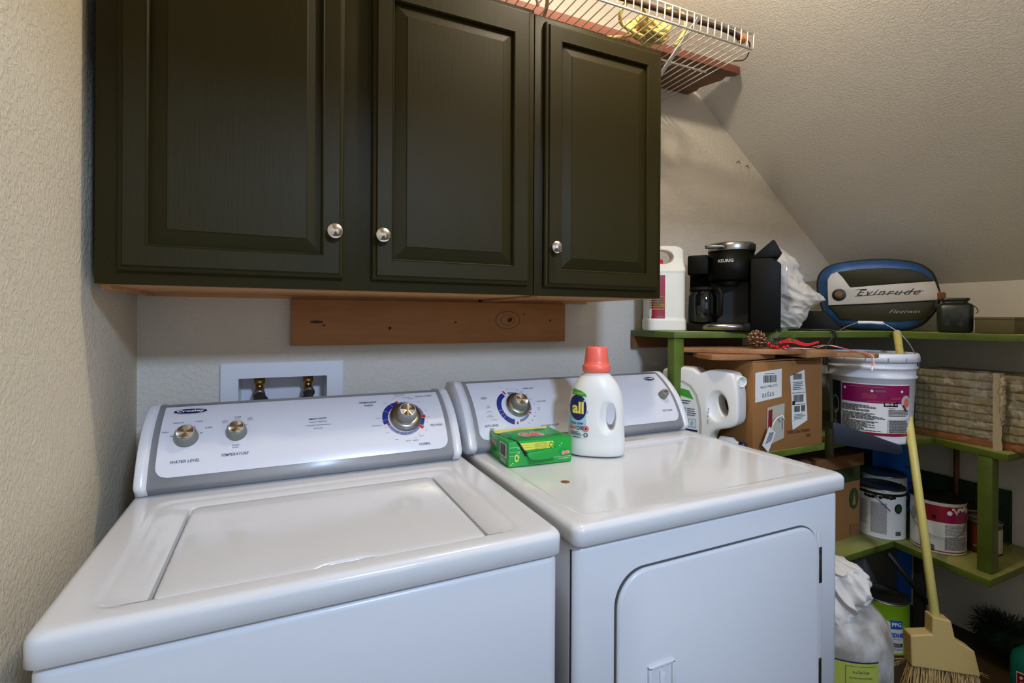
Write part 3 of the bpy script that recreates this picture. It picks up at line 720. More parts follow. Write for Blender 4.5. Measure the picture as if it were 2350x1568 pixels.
part('wire_binding', MB().tube([(1.322 + .022 * t / 40, 1.143 + .0105 * math.cos(t * .95), 2.152 + .0105 * math.sin(t * .95)) for t in range(41)], .0026, 'copper', 6), wh, True, 'copper wire binding')
part('tail_loop', MB().tube(spline([(1.345, 1.143, 2.153), (1.372, 1.146, 2.150), (1.381, 1.155, 2.128), (1.376, 1.17, 2.108), (1.345, 1.19, 2.106)], 6), .0022, 'darkrope', 6), wh, True)
solo('coat_hanger', MB().tube(spline([(.52, 1.30, 2.116), (.55, 1.18, 2.112), (.585, 1.15, 2.112), (.625, 1.155, 2.112), (.66, 1.20, 2.112), (.68, 1.30, 2.112), (.62, 1.42, 2.112), (.54, 1.40, 2.114)], 8, True), .0055, 'peach', 8)
     .tube(spline([(.575, 1.152, 2.108), (.588, 1.139, 2.09), (.600, 1.141, 2.070), (.602, 1.146, 2.062)], 6), .0045, 'peach', 8), 'pale pink plastic hanger loop hooked on the left of the wire shelf', 'hanger', (.6, 1.2, 2.11), W_=True)
for i, (x, z, l) in enumerate(((1.755, 1.926, 'bent wire hook in the wall, left of a pair near the sloped ceiling'), (1.808, 1.914, 'bent wire hook in the wall, right of a pair near the sloped ceiling'))):
    solo('wall_hook', MB().tube([(x + .026, 1.552, z + .008), (x + .022, 1.530, z + .008), (x - .002, 1.515, z - .002), (x + .006, 1.512, z - .012)], .0012, 'blackmatte', 6), l, 'hook', (x, 1.54, z), W_=True, group='wall hooks')

# ------------------------------------------------------------------ corner shelving
su = thing('corner_shelf', 'green painted wooden corner shelving with three levels between dryer and knee wall', 'shelving', (1.9, 1.35, 0))
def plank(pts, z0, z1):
    m = MB().prism(pts, 2, z0, z1, 'green_shelf', bev=.0015); k_ = m.mid('green_shelf_top_lit')
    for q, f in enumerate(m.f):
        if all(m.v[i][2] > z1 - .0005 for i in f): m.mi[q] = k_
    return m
ZT = 1.217
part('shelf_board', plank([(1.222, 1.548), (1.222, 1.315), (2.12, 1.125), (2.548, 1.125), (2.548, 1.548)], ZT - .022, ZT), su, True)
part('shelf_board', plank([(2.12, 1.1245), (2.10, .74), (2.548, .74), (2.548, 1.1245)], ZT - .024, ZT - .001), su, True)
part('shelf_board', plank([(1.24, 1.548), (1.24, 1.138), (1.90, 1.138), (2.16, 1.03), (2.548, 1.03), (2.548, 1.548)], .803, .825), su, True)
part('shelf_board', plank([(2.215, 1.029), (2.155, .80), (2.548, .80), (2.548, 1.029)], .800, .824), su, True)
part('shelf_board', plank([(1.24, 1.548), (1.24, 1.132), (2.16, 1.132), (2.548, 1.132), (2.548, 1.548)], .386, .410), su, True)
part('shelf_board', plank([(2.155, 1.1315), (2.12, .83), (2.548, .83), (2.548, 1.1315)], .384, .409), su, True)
def post(x0, y0, x1, y1, z0, z1, m='green_shelf', name='post', lab=None): return part(name, MB().box(x0, y0, z0, x1, y1, z1, m, .0015), su, True, lab)
post(1.226, 1.318, 1.268, 1.352, .826, ZT - .0225); post(1.226, 1.318, 1.268, 1.352, 0, .802)
post(1.745, 1.116, 1.765, 1.137, .775, .880, 'cover_olive', 'post', 'short dark olive post')
post(2.17, .845, 2.215, .885, .410, .799); post(2.17, .845, 2.215, .885, .825, ZT - .0245) if False else None
post(2.205, 1.062, 2.235, 1.092, 0, .3835, 'blackmatte', 'leg', 'black corner leg')
part('cleat', MB().box(1.222, 1.530, 1.150, 1.80, 1.549, ZT - .0225, 'dark_board'), su, True, 'brown wooden cleat')
br = MB().tube([(2.09, 1.118, .381), (2.215, 1.05, .20)], .010, 'blackmatte', 4); part('brace', br, su, True, 'black diagonal metal brace')
part('upper_brace', MB().tube([(2.53, 1.10, .785), (2.53, 1.10, .42)], .010, 'dark_board', 4), su, True)
solo('slate_board', MB().prism([(0, .828), (0, .902), (.012, .902), (.205, .836), (.208, .812), (.190, .806), (.150, .812)], 1, -.008, .004, 'slateboard', bev=.001),
     'dark blue-grey board lying slanted in front of the paint bucket', 'board', (1.765, 1.125, 0), math.atan2(-.140, .154))

# jugs
def superell(hx, hy, z, n=40, p=3., cx=0., cy=0.):
    out = []
    for i in range(n):
        a = 2 * PI * i / n; c_, s_ = math.cos(a), math.sin(a)
        out.append((cx + hx * math.copysign(abs(c_) ** (2 / p), c_), cy + hy * math.copysign(abs(s_) ** (2 / p), s_), z))
    return out
def ellips(c, r, sub=3):
    m = MB(); m.ball(c, 1, 'hdpe', sub, r); return m

# detergent bottle on dryer
P0 = (.775, 1.125, .900)
al = thing('detergent_bottle', 'white laundry detergent bottle with a coral cap standing on the dryer', 'detergent bottle', P0, facing(P0[0], P0[1]))
b = MB(); LL = []
for z, hx, hy, cx, p in ((0, .066, .040, 0, 2.6), (.003, .072, .046, 0, 2.6), (.012, .0755, .050, 0, 2.6), (.022, .0765, .051, 0, 2.6), (.05, .0745, .049, 0, 2.6), (.09, .0735, .049, 0, 2.5), (.13, .0715, .048, 0, 2.4), (.16, .067, .047, 0, 2.3),
                         (.18, .060, .045, 0, 2.2), (.197, .050, .041, 0, 2.1), (.209, .039, .036, 0, 2), (.217, .032, .032, 0, 2), (.222, .030, .030, 0, 2)): LL.append(superell(hx, hy, z, 48, p, cx))
b.loft(LL, 'hdpe2')
cut = MB(); cut.ball((.030, -.066, .105), 1, 'hdpe', 3, (.027, .036, .052)); cut.ball((.030, .066, .105), 1, 'hdpe', 3, (.027, .036, .052)); cut.lathe([(.0001, -.08), (1, -.08), (1, .08), (.0001, .08)], 'hdpe', n=24) if False else None
cut2 = MB().loft([[(.038 + .012 * math.cos(t * PI / 12), y, .105 + .036 * math.sin(t * PI / 12)) for t in range(24)] for y in (-.08, .08)], 'hdpe')
bm_ = bake(b, [('BOOLEAN', dict(cut=cut)), ('REMESH', dict(mode='VOXEL', voxel_size=.0028)), ('SMOOTH', dict(factor=.5, iterations=6))])
bm_ = bake(bm_, [('BOOLEAN', dict(cut=cut2)), ('REMESH', dict(mode='VOXEL', voxel_size=.0026)), ('SMOOTH', dict(factor=.5, iterations=6))])
bm_.materials.clear(); bm_.materials.append(MATS['hdpe2'])
for p in bm_.polygons: p.material_index = 0
body = part('bottle_body', bm_, al)
cp = MB().lathe([(.036, .219), (.037, .221), (.037, .2345), (.035, .237), (.0325, .239), (.0315, .250), (.0275, .281), (.0262, .284), (.024, .285)], 'coral', n=40)
part('cap', cp, al, label='coral red screw cap')
D = Decal(cast_map(bm_), .0006, .004)
D.rect(-.070, .048, -.025, .160, 'label_pale').up().rect(-.070, .080, -.026, .118, 'label_blue').up()
D.ell(-.047, .128, .0225, .033, 'navy').up().text('all', -.047, .1275, .031, 'yellow', w=.030, bold=.035)
D.poly([(-.062, .170), (-.058, .1755), (-.040, .172), (-.028, .165), (-.023, .157), (-.062, .161)], 'label_green').up().text('4 action', -.045, .1655, .004, 'yellow', w=.024)
D.text('free clear', -.049, .0885, .0075, 'navy', w=.033, bold=.01).rect(-.068, .072, -.052, .079, 'logo_red').text('OXI', -.0415, .0755, .0105, 'navy', w=.018, bold=.03)
D.ring(-.0265, .0745, .0045, .008, 0, 2 * PI, 'logo_red').ell(-.0265, .0745, .0025, .0032, 'navy').lines(-.066, .056, -.036, .067, 3, 'ink', .5, 2).lines(-.060, .050, -.034, .0535, 1, 'ink', .6, 5).ring(-.0265, .0585, .0035, .0055, 0, 2 * PI, 'ink').ell(-.030, .146, .0028, .0028, 'label_blue').ell(-.0225, .118, .0028, .0045, 'label_blue')
part('label', D.mb, al, label='pale blue and green label with a navy oval')

# dryer sheet carton
gx, gy = .506, 1.100
ga = thing('dryer_sheet_box', 'bright green dryer sheet carton with torn top lying on the dryer', 'box', (gx, gy, .900), math.radians(-3.7))
part('carton', MB().box(0, 0, 0, .170, .140, .060, 'carton_green', .0008), ga)
part('flap', MB().prism([(.045, .030), (.055, .016), (.066, .013), (.105, .013), (.120, .018), (.128, .030), (.135, .040)], 1, -.0065, -.0015, 'carton_green', bev=.0008), ga, label='curved tab pushed out at the front')
D = Decal(plane_map((0, 0, 0), (1, 0, 0), (0, 0, 1), (0, -1, 0)), .0003)
for k, (v, w_) in enumerate(((.0385, .0), (.0445, .004), (.0505, .008))): D.poly([(.034 - w_ + .008, v), (.120, v), (.120 - .002, v + .0052), (.026 - w_ + .012, v + .0052)], 'carton_yellow')
D.poly([(.020, .060), (.026, .060), (.040, .040), (.056, .026), (.054, .022), (.042, .023), (.034, .038)], 'gap').poly([(.046, .026), (.128, .026), (.120, .006), (.052, .002)], 'carton_green_d')
D.up()
for v, s_ in ((.0527, 'LARGE LOADS'), (.0467, 'MEDIUM LOADS'), (.0407, 'SMALL LOADS')): D.text(s_, .085, v, .0028, 'label_green', w=.032)
D.h += .006; D.text('Gain', .150, .026, .0100, 'whiteink', w=.0225, bold=.09, rot=.18).up().text('Gain', .150, .026, .0092, 'logo_red', w=.0205, bold=.04, rot=.18)
D.h = .0006; D.ring(.021, .021, .003, .0055, 0, 2 * PI, 'carton_yellow', asp=1.7).ring(.113, .046, .003, .005, 0, 2 * PI, 'label_green', asp=1.5).rect(.118, .014, .168, .0146, 'whiteink').text('15 SHEETS', .150, .0098, .0032, 'whiteink', w=.030)
for q, (a, c_) in enumerate(((.006, .006), (.011, .009), (.137, .042), (.142, .047), (.131, .038))): D.ell(a, c_, .0017, .0017, 'carton_yellow')
for v in (.047, .036, .026): D.rect(.002, v, .030, v + .0005, 'whiteink').text('10%', .026, v - .003, .0028, 'whiteink', w=.005)
part('front_print', D.mb, ga)
D = Decal(plane_map((0, .140, 0), (0, -1, 0), (0, 0, 1), (-1, 0, 0)), .0003)
D.rect(.080, .018, .126, .052, 'whiteink').up().barcode(.084, .020, .122, .050, 'black').text('Gain', .035, .040, .012, 'whiteink', w=.036, bold=.08).up().text('Gain', .035, .040, .011, 'logo_red', w=.033, bold=.03).ell(.035, .022, .014, .006, 'carton_green_d').lines(.085, .004, .125, .015, 3, 'whiteink', .4)
part('end_print', D.mb, ga)
D = Decal(plane_map((0, 0, .060), (1, 0, 0), (0, 1, 0), (0, 0, 1)), .0003)
D.poly([(.0, .10), (.01, .14), (.17, .14), (.15, .112), (.08, .120)], 'carton_yellow').poly([(.02, .02), (.16, .03), (.165, .055), (.10, .045), (.03, .05)], 'carton_green_d').up()
D.poly([(.022, .001), (.0, .110), (.003, .110), (.028, .001)], 'gap').text('Gain', .085, .065, .046, 'whiteink', w=.062, bold=.10).up().text('Gain', .085, .065, .042, 'logo_red', w=.058, bold=.05).ell(.13, .11, .016, .008, 'carton_green_d').ell(.02, .07, .012, .03, 'carton_green_d')
part('top_print', D.mb, ga)

# jug A on the top shelf
jx, jy = 1.288, 1.442
ja = thing('bleach_jug', 'white handled jug with a red photo label behind the cabinet end on the top shelf', 'jug', (jx, jy, ZT), facing(jx, jy) + .30)
b = MB(); LL = []
for z, hx, hy, cx in ((0, .066, .052, 0), (.003, .0715, .058, 0), (.040, .0715, .058, 0), (.045, .068, .055, 0), (.210, .068, .055, 0), (.216, .070, .057, 0), (.224, .066, .052, .004), (.245, .050, .036, .018), (.262, .042, .026, .026), (.296, .046, .022, .022), (.306, .040, .018, .016), (.311, .03, .012, .012)):
    LL.append(superell(hx, hy, z, 48, 4.5, cx))
b.loft(LL, 'hdpe2')
cut = MB().loft([[(-.012 + .040 * math.cos(t * PI / 12), y, .268 + .026 * math.sin(t * PI / 12)) for t in range(24)] for y in (-.1, .1)], 'hdpe')
jm = bake(b, [('BOOLEAN', dict(cut=cut)), ('REMESH', dict(mode='VOXEL', voxel_size=.003)), ('SMOOTH', dict(factor=.5, iterations=4))]); jm.materials.clear(); jm.materials.append(MATS['hdpe'])
for p in jm.polygons: p.material_index = 0
part('jug_body', jm, ja)
part('cap', MB().lathe([(.019, .238), (.020, .262), (.017, .266)], 'red', (-.020, .012, -.004), 24), ja, label='red cap')
D = Decal(cast_map(jm), .0005, .01).rect(-.066, .045, -.012, .200, 'maroon').up().rect(-.064, .075, -.014, .125, 'cardboard').up().lines(-.062, .080, -.016, .122, 5, 'brown_can', .5).text('SPECTRA', -.040, .082, .008, 'whiteink', w=.036) if False else Decal(cast_map(jm), .0005, .01).rect(-.066, .045, -.012, .200, 'maroon').up().rect(-.064, .075, -.014, .125, 'cardboard').up().lines(-.062, .080, -.016, .122, 5, 'brown_can', .5)
part('label', D.mb, ja, label='dark red label')

# coffee maker
kx, ky = 1.447, 1.275
k = thing('coffee_maker', 'black coffee maker with silver bands and glass carafe on the top shelf', 'coffee maker', (kx, ky, ZT), facing(kx, ky))
SU, SZ = .00142, .001526
mat('kblack', '#090803', .5, spec=.12); mat('kblack2', '#121006', .55, spec=.15)
part('base', MB().box(-.150, .0, 0, .060, .235, .030, 'kblack2', .004).loft([[( -.030 + .075 * math.cos(a * PI / 16 + PI) , .02 + .045 * math.sin(a * PI / 16 + PI), z) for a in range(17)] + [(.045, .10, z), (-.105, .10, z)] for z in (0, .029)], 'kblack2'), k)
part('base_band', MB().loft([[(-.030 + .0765 * math.cos(a * PI / 16 + PI), .02 + .0465 * math.sin(a * PI / 16 + PI), z) for a in range(17)] + [(.0465, .09, z), (-.1065, .09, z)] for z in (.006, .026)], 'steel'), k, label='silver band')
part('rear_housing', MB().box(-.150, .135, .030, .058, .235, .276, 'kblack', .006).box(-.150, .02, .205, -.078, .235, .276, 'kblack', .006), k)
part('water_column', MB().prism([(.058, 0), (.152, 0), (.152, .232), (.125, .255), (.058, .255)], 1, .0, .235, 'kblack', bev=.003), k)
hd = MB(); hd.lathe([(.070, .180), (.078, .186), (.078, .288)], 'kblack', (-.004, .072, 0), 48)
part('brew_head', hd, k)
hb = MB(); hb.lathe([(.079, .288), (.0795, .290), (.0795, .311), (.076, .316)], 'steel', (-.004, .072, 0), 48); hb.box(.0, .02, .284, .0755, .120, .308, 'kblack', .004)
part('head_ring', hb, k, label='silver lid ring'); part('head_handle', MB().box(-.090, -.012, .296, -.030, .012, .306, 'steel', .003), k)
part('drip_cavity', MB().box(-.075, .10, .03, .055, .1345, .19, 'blackmatte').lathe([(.030, .165), (.036, .186)], 'blackmatte', (-.010, .065, 0), 24), k)
ca = part('carafe', MB().lathe([(.046, .032), (.050, .036), (.050, .125), (.042, .142), (.040, .148)], 'darkglass', (-.098, .035, 0), 32), k, label='dark glass carafe')
part('carafe_handle', MB().tube([(-.055, -.008, .150), (-.040, -.022, .146), (-.036, -.026, .135), (-.038, -.024, .060), (-.052, -.010, .052)], .009, 'kblack2', 8), ca)
part('carafe_lid', MB().lathe([(.046, .146), (.046, .156), (.02, .162)], 'kblack2', (-.098, .035, 0), 28), ca)
part('open_flap', MB().prism([(.062, .2555), (.132, .2555), (.152, .272), (.156, .240), (.150, .2555), (.157, .268), (.131, .318), (.060, .262)] if False else [(.060, .256), (.148, .256), (.156, .270), (.133, .316), (.126, .316)], 1, .01, .18, 'kblack', bev=.002), k)
part('reservoir', MB().box(.153, .04, .130, .176, .20, .235, 'reservoir', .003), k, label='cloudy clear water tank side')
mat('lettergray', '#c8c8c2', .4)
D = Decal(cyl_map(-.004, .072, .078, .078, .18, .29), .0004, .006).text('KEURIG', -.018 * 1, .250, .0105, 'lettergray', w=.052, bold=.02)
D.mb.v = D.mb.v; part('lettering', D.mb, k)

# crumpled bag
def crumple(fn, nu, nv, amp, sc, m, seed=0, asp=(1, 1, 1)):
    mb = MB(); V = []; F = []
    for j in range(nv + 1):
        for i in range(nu):
            p, nrm = fn(i / nu, j / nv); q = Vector((p[0] * asp[0] + p[2] * .6, p[1] * asp[1], p[2] * asp[2])) * sc + Vector((seed, seed, seed))
            d = amp * (noise.turbulence(q, 4, True, noise_basis='PERLIN_ORIGINAL') - .6) + amp * .5 * (1 - abs(noise.noise(q * 2.3)) * 4)
            V.append(tuple(Vector(p) + Vector(nrm) * d))
    for j in range(nv):
        for i in range(nu): F.append([j * nu + i, j * nu + (i + 1) % nu, (j + 1) * nu + (i + 1) % nu, (j + 1) * nu + i])
    F.append([nv * nu + i for i in range(nu)]); F.append(list(range(nu))[::-1])
    mb.add(V, F, m, True); return mb
def profblob(prof, depth):
    """prof: list of (z, xl, xr)"""
    def f(u, v):
        t = v * (len(prof) - 1); i = min(int(t), len(prof) - 2); q = t - i
        z, a, b_ = [prof[i][k_] * (1 - q) + prof[i + 1][k_] * q for k_ in range(3)]
        cx, hx = (a + b_) / 2, (b_ - a) / 2; an = 2 * PI * u; dz = depth * min(1, 4 * v * (1 - v) + .35)
        return (cx + hx * math.cos(an), dz * math.sin(an), z), (math.cos(an), math.sin(an), 0)
    return f
bx_, by_ = 1.800, 1.335
solo('plastic_bag', crumple(profblob([(.0, -.075, .035), (.012, -.08, .055), (.05, -.07, .075), (.085, -.06, .085), (.115, -.055, .135), (.14, -.055, .12), (.18, -.06, .075), (.23, -.07, .055), (.28, -.08, .035), (.315, -.06, -.005), (.333, -.045, -.025)], .055), 150, 120, .010, 11, 'bag', 3),
     'crumpled white plastic bag standing between the coffee maker and the boat motor cover', 'bag', (bx_, by_, ZT + .002), facing(bx_, by_))
rb_ = solo('red_ribbon_scrap', MB().prism([(-.005, 0), (.030, 0), (.018, .020), (.012, .045), (.006, .020)], 1, 0, .002, 'red').tube([(.012, 0, .04), (.018, 0, .060), (.028, 0, .068)], .002, 'red', 5), 'small red scrap poking up behind the coffee maker', 'scrap', (1.60, 1.44, 1.478), facing(1.6, 1.4))

# outboard motor cover
ex, ey = 2.26, 1.26
ev = thing('outboard_motor_cover', 'vintage blue and white outboard motor cover resting at the corner of the top shelf', 'motor cover', (ex, ey, ZT), facing(ex, ey))
def E_(px, py): return ((px - 2010) * .00147, (765 - py) * .00182)
outl = [E_(*p) for p in ((1893, 735), (1880, 705), (1871, 670), (1873, 640), (1888, 621), (1915, 611), (1960, 606), (2010, 605), (2060, 609), (2100, 618), (2128, 636), (2140, 660), (2146, 690), (2140, 715), (2120, 742), (2095, 757), (2050, 764), (1960, 762), (1915, 752))]
outl = [tuple(p[:2]) for p in [(q.x, q.y) for q in spline([(a, b_, 0) for a, b_ in outl], 4, True)]]
cx_ = sum(p[0] for p in outl) / len(outl); cz_ = sum(p[1] for p in outl) / len(outl)
sh = MB(); LL = []
for y, s_ in ((-.085, .55), (-.082, .80), (-.070, .92), (-.045, .985), (-.015, 1.0), (.03, 1.0), (.06, .96), (.085, .85), (.095, .6)): LL.append([(cx_ + (a - cx_) * s_, y, max(.0, cz_ + (b_ - cz_) * s_)) for a, b_ in outl])
part('shell', sh.loft(LL, 'cover_blue'), ev, label='worn blue shell')
part('shell_rim', MB().tube([(cx_ + (a - cx_) * 1.006, -.03, cz_ + (b_ - cz_) * 1.006) for a, b_ in outl[::1]], .004, 'cover_olive', 6, True), ev, label='dark green rim')
part('top_rail', MB().prism([E_(*p) for p in ((1930, 612), (1945, 604), (2045, 602), (2050, 608))], 1, .0, .02, 'cover_blue', bev=.001), ev)
def panel(name, pts, y0, y1, m, lab, sub=3):
    P_ = [E_(*p) for p in pts]
    return part(name, MB().prism(P_, 1, y0, y1, m, bev=.003), ev, label=lab)
panel('white_band', ((1900, 708), (1898, 670), (1898, 648), (1906, 636), (1921, 631), (1935, 645), (1952, 668), (2020, 664), (2134, 659), (2142, 682), (2154, 684), (2153, 696), (2135, 699), (2020, 704)), -.098, -.05, 'cover_white', 'cream white side band')
panel('upper_panel', ((1922, 632), (1970, 627), (2030, 627), (2085, 632), (2110, 641), (2131, 658), (2020, 663), (1953, 667), (1936, 646)), -.094, -.05, 'cover_olive', 'dark olive upper panel')
panel('lower_panel', ((1901, 709), (2020, 705), (2132, 700), (2134, 715), (2118, 738), (2060, 744), (1960, 742), (1930, 740)), -.090, -.05, 'cover_olive', 'dark olive lower panel')
panel('rear_nose', ((2138, 682), (2155, 683), (2156, 694), (2150, 697), (2138, 698)), -.099, -.06, 'rust', 'rusty tip')
mo = E_(1926, 684)
md = MB(); X = Matrix.Translation((mo[0], -.098, mo[1])) @ Matrix.Rotation(PI / 2, 4, 'X')
md.lathe([(.024, 0), (.0245, .004), (.022, .005)], 'black', n=36); md.lathe([(.0145, .005), (.0145, .0062)], 'chrome', n=28); md.lathe([(.0130, .006), (.011, .0085), (.0001, .0095)], 'rust', n=28)
md.v = [tuple(X @ Vector(p)) for p in md.v]; part('medallion', md, ev, label='round black and red medallion')
D = Decal(plane_map((0, -.098, 0), (1, 0, 0), (0, 0, 1), (0, -1, 0)), .0008)
a = E_(1995, 679); b_ = E_(2042, 677)
D.text('Evinrude', E_(2036, 680)[0], E_(2036, 680)[1], .0240, 'black', w=.205, shear=.55, bold=.005, space=1.25)
D.poly([E_(1960, 674), E_(1975, 672.2), E_(1990, 672), E_(1990, 673.2), E_(1975, 673.6)], 'black').poly([E_(1963, 687.5), E_(2112, 678.2), E_(2112, 679.3), E_(1963, 688.8)], 'black')
part('lettering', D.mb, ev)
D = Decal(plane_map((0, -.090, 0), (1, 0, 0), (0, 0, 1), (0, -1, 0)), .0008).text('Fleetwin', E_(2072, 722)[0], E_(2072, 722)[1], .013, 'cover_white', w=.095, shear=.5, bold=-.015)
part('script_badge', D.mb, ev)
ob_ = thing('cover_stand', 'dark brown wedge block under the left end of the motor cover', 'block', (2.02, 1.34, ZT), facing(2.02, 1.34))
part('block', MB().prism([(-.085, 0), (.09, 0), (.062, .022), (.022, .078), (-.085, .082)], 1, -.02, .05, 'kblack2', bev=.002), ob_)

# lantern and box on the knee shelf
lx, ly = 2.25, .985
ln = thing('candle_warmer', 'black square jar lantern with pine tree cutouts on the knee wall shelf', 'lantern', (lx, ly, ZT), facing(lx, ly))
lb_ = MB(); LL = []
for z, h in ((0, .042), (.006, .050), (.095, .051), (.103, .046), (.106, .038), (.112, .034), (.116, .040), (.124, .041), (.125, .036)): LL.append([(x, y, z) for x, y in rrect(-h, -h, h, h, h * .35, 5)])
part('jar', lb_.loft(LL, 'lantern'), ln)
D = Decal(plane_map((0, -.0508, 0), (1, 0, 0), (0, 0, 1), (0, -1, 0)), .0008)
for cx0, s_ in ((-.020, 1.), (.016, .85)):
    for q in range(3): D.poly([(cx0 - .011 * s_ + q * .002, .026 + .014 * q), (cx0 + .011 * s_ - q * .002, .026 + .014 * q), (cx0, .046 + .014 * q)], 'lantern_tree')
    D.rect(cx0 - .0015, .020, cx0 + .0015, .026, 'lantern_tree')
part('tree_cutouts', D.mb, ln)
part('wire_handle', MB().tube(spline([(.050, 0, .098), (.058, -.01, .088), (.062, -.01, .075), (.056, 0, .070)], 6), .0013, 'black', 6), ln)
oq = thing('small_box', 'small olive-brown box at the right end of the top shelf', 'box', (2.20, .857, ZT), 0)
part('carton', MB().box(0, -.055, .0, .14, .050, .055, 'olivebox', .001), oq); part('lid_edge', MB().box(-.001, -.056, .046, .141, .051, .0555, 'olivebox', .001), oq)
solo('black_cable', MB().tube(spline([(1.72, 1.26, ZT + .006), (1.80, 1.225, ZT + .006), (1.845, 1.175, ZT + .004), (1.85, 1.165, ZT - .02), (1.85, 1.17, 1.17)], 8), .0045, 'black', 6), 'black cable drooping over the shelf edge beside the bag', 'cable', (1.8, 1.2, ZT), W_=True)

# ------------------------------------------------------------------ middle shelf contents
ZM = .825
bj = thing('cardboard_box', 'brown cardboard box with white shipping labels on the middle shelf', 'box', (1.397, 1.145, ZM), math.radians(-1.5))
BW, BD, BH = .334, .33, .296
cb = MB().box(0, 0, 0, BW, BD, BH, 'cardboard', .002); part('carton', cb, bj)
part('top_flap', MB().prism([(0, BH), (.165, BH + .004), (.166, BH + .007), (0, BH + .004)], 1, 0, BD, 'cardboard').prism([(.168, BH + .004), (BW, BH), (BW, BH + .004), (.168, BH + .008)], 1, 0, BD, 'cardboard'), bj)
D = Decal(plane_map((0, 0, 0), (1, 0, 0), (0, 0, 1), (0, -1, 0)), .0005)
D.poly([(.008, .165), (.130, .178), (.130, .272), (.008, .262)], 'label_paper').up().text('STJ12', .066, .190, .016, 'black', w=.056, rot=PI + .08).text('12x12" Pillow / 6 Units', .070, .215, .009, 'black', w=.078, rot=PI + .08)
D.barcode(.045, .228, .105, .252, 'black', 5).lines(.050, .255, .098, .259, 1, 'black')
D.h = .0005; D.poly([(.178, .165), (.248, .185), (.240, .264), (.170, .244)], 'label_paper').poly([(.180, .090), (.256, .110), (.248, .185), (.178, .165)], 'label_paper').poly([(.184, .062), (.256, .090), (.256, .112), (.180, .092)], 'label_paper').up()
D.barcode(.185, .232, .228, .252, 'black', 8).lines(.184, .196, .238, .226, 5, 'black', .35, 3).rect(.180, .186, .246, .1875, 'black').barcode(.186, .155, .235, .180, 'black', 9).rect(.181, .148, .194, .160, 'black').rect(.181, .1465, .250, .148, 'black').barcode(.190, .122, .218, .142, 'black', 2).barcode(.225, .122, .244, .144, 'black', 7).lines(.190, .096, .246, .116, 4, 'black', .35, 6)
D.text('FAIRFIELD PROCESSING', .212, .056, .011, 'brown_can', w=.110, rot=PI).text('FIRM', .262, .038, .010, 'brown_can', w=.022, rot=PI)
part('printed_labels', D.mb, bj, label='white shipping labels and upside-down print')
D = Decal(plane_map((0, -.0012, 0), (1, 0, 0), (0, 0, 1), (0, -1, 0)), .0012).poly([(.056, .020), (.140, .040), (.142, .156), (.062, .146)], 'pale').up().poly([(.062, .030), (.080, .034), (.084, .140), (.066, .136)], 'maroon').lines(.128, .07, .134, .11, 8, 'ink', .5)
part('document_pouch', D.mb, bj, label='clear pouch with a dark red strip')
tg = thing('hang_tag', 'small white price tag on a loop hanging in front of the cardboard box', 'tag', (1.44, 1.125, ZM + .03), math.radians(-1.5))
part('card', MB().prism([(-.025, .000), (.002, -.024), (.036, .036), (.006, .058)], 1, -.001, .0, 'label_paper'), tg)
D = Decal(plane_map((0, -.001, 0), (1, 0, 0), (0, 0, 1), (0, -1, 0)), .0005)
for q in range(4): D.poly([(-.012 + q * .007, .004 + .002 * q), (-.010 + q * .007, .002 + .002 * q), (.010 + q * .005, .038), (.008 + q * .005, .040)], 'ink')
part('print', D.mb, tg); part('card_loop', MB().tube(spline([(.012, -.004, .048), (.018, -.008, .072), (.035, -.010, .088), (.058, -.008, .090), (.072, -.004, .078)], 6), .0016, 'whiteink', 6).tube([(.058, -.006, .091), (.068, -.006, .078)], .003, 'whiteink', 6), tg)

# boards and winter pick on the box
def slab_board(name_label, pts, z0, z1, tilt=0.): return solo('weathered_board', MB().prism(pts, 2, z0, z1, 'old_board', bev=.002), name_label, 'board', (sum(p[0] for p in pts) / len(pts), sum(p[1] for p in pts) / len(pts), z0), W_=True, group='loose boards on the cardboard box')
ZB = ZM + BH + .0085
slab_board('weathered brown board with a rounded left end, lowest on the box beside the green post', [(1.262, 1.19), (1.280, 1.165), (1.320, 1.150), (1.42, 1.145), (1.52, 1.16), (1.60, 1.30), (1.32, 1.33), (1.272, 1.25)], ZB, ZB + .016)
slab_board('weathered brown board with a split front edge under the pinecone on the box', [(1.24, 1.375), (1.31, 1.255), (1.46, 1.112), (1.575, 1.100), (1.60, 1.375)], ZB + .017, ZB + .033)
slab_board('thick weathered brown board at the right of the box lid, pointing at the bucket', [(1.578, 1.088), (1.70, 1.080), (1.715, 1.31), (1.602, 1.33)], ZB + .005, ZB + .030)
slab_board('narrow brown board tip poking out in front of the bucket lid', [(1.730, 1.085), (1.800, 1.005), (1.832, 1.010), (1.842, 1.030), (1.800, 1.30), (1.730, 1.33)], ZB + .004, ZB + .019)
pz = ZB + .034
pk = thing('pinecone_pick', 'holiday pick with pinecone, evergreen sprig, red berries and red ribbon on the boards', 'decoration', (1.49, 1.17, pz), facing(1.49, 1.17))
R = random.Random(7)
pc = MB(); c0 = Vector((-.030, -.01, .030))
pc.ball(c0, .016, 'dark_board', 2)
for i in range(46):
    z = 1 - 2 * (i + .5) / 46; a = i * 2.39996; r = math.sqrt(1 - z * z); d = Vector((r * math.cos(a), z, r * math.sin(a)))
    p = c0 + d * .0225; q = d.to_track_quat('Z', 'Y').to_matrix().to_4x4()
    bm = bmesh.new(); bmesh.ops.create_cone(bm, cap_ends=True, segments=6, radius1=.0022, radius2=.0066, depth=.012)
    pc.bm(bm, 'cone', True, Matrix.Translation(p) @ q @ Matrix.Diagonal((1, .6, 1, 1)))
    if d.y < .5:
        bm = bmesh.new(); bmesh.ops.create_icosphere(bm, subdivisions=1, radius=.0030); pc.bm(bm, 'cone_tip', True, Matrix.Translation(c0 + d * .0290 + Vector((0, 0, .0022))) @ q @ Matrix.Diagonal((1.3, .6, .35, 1)))
part('pinecone', pc, pk)
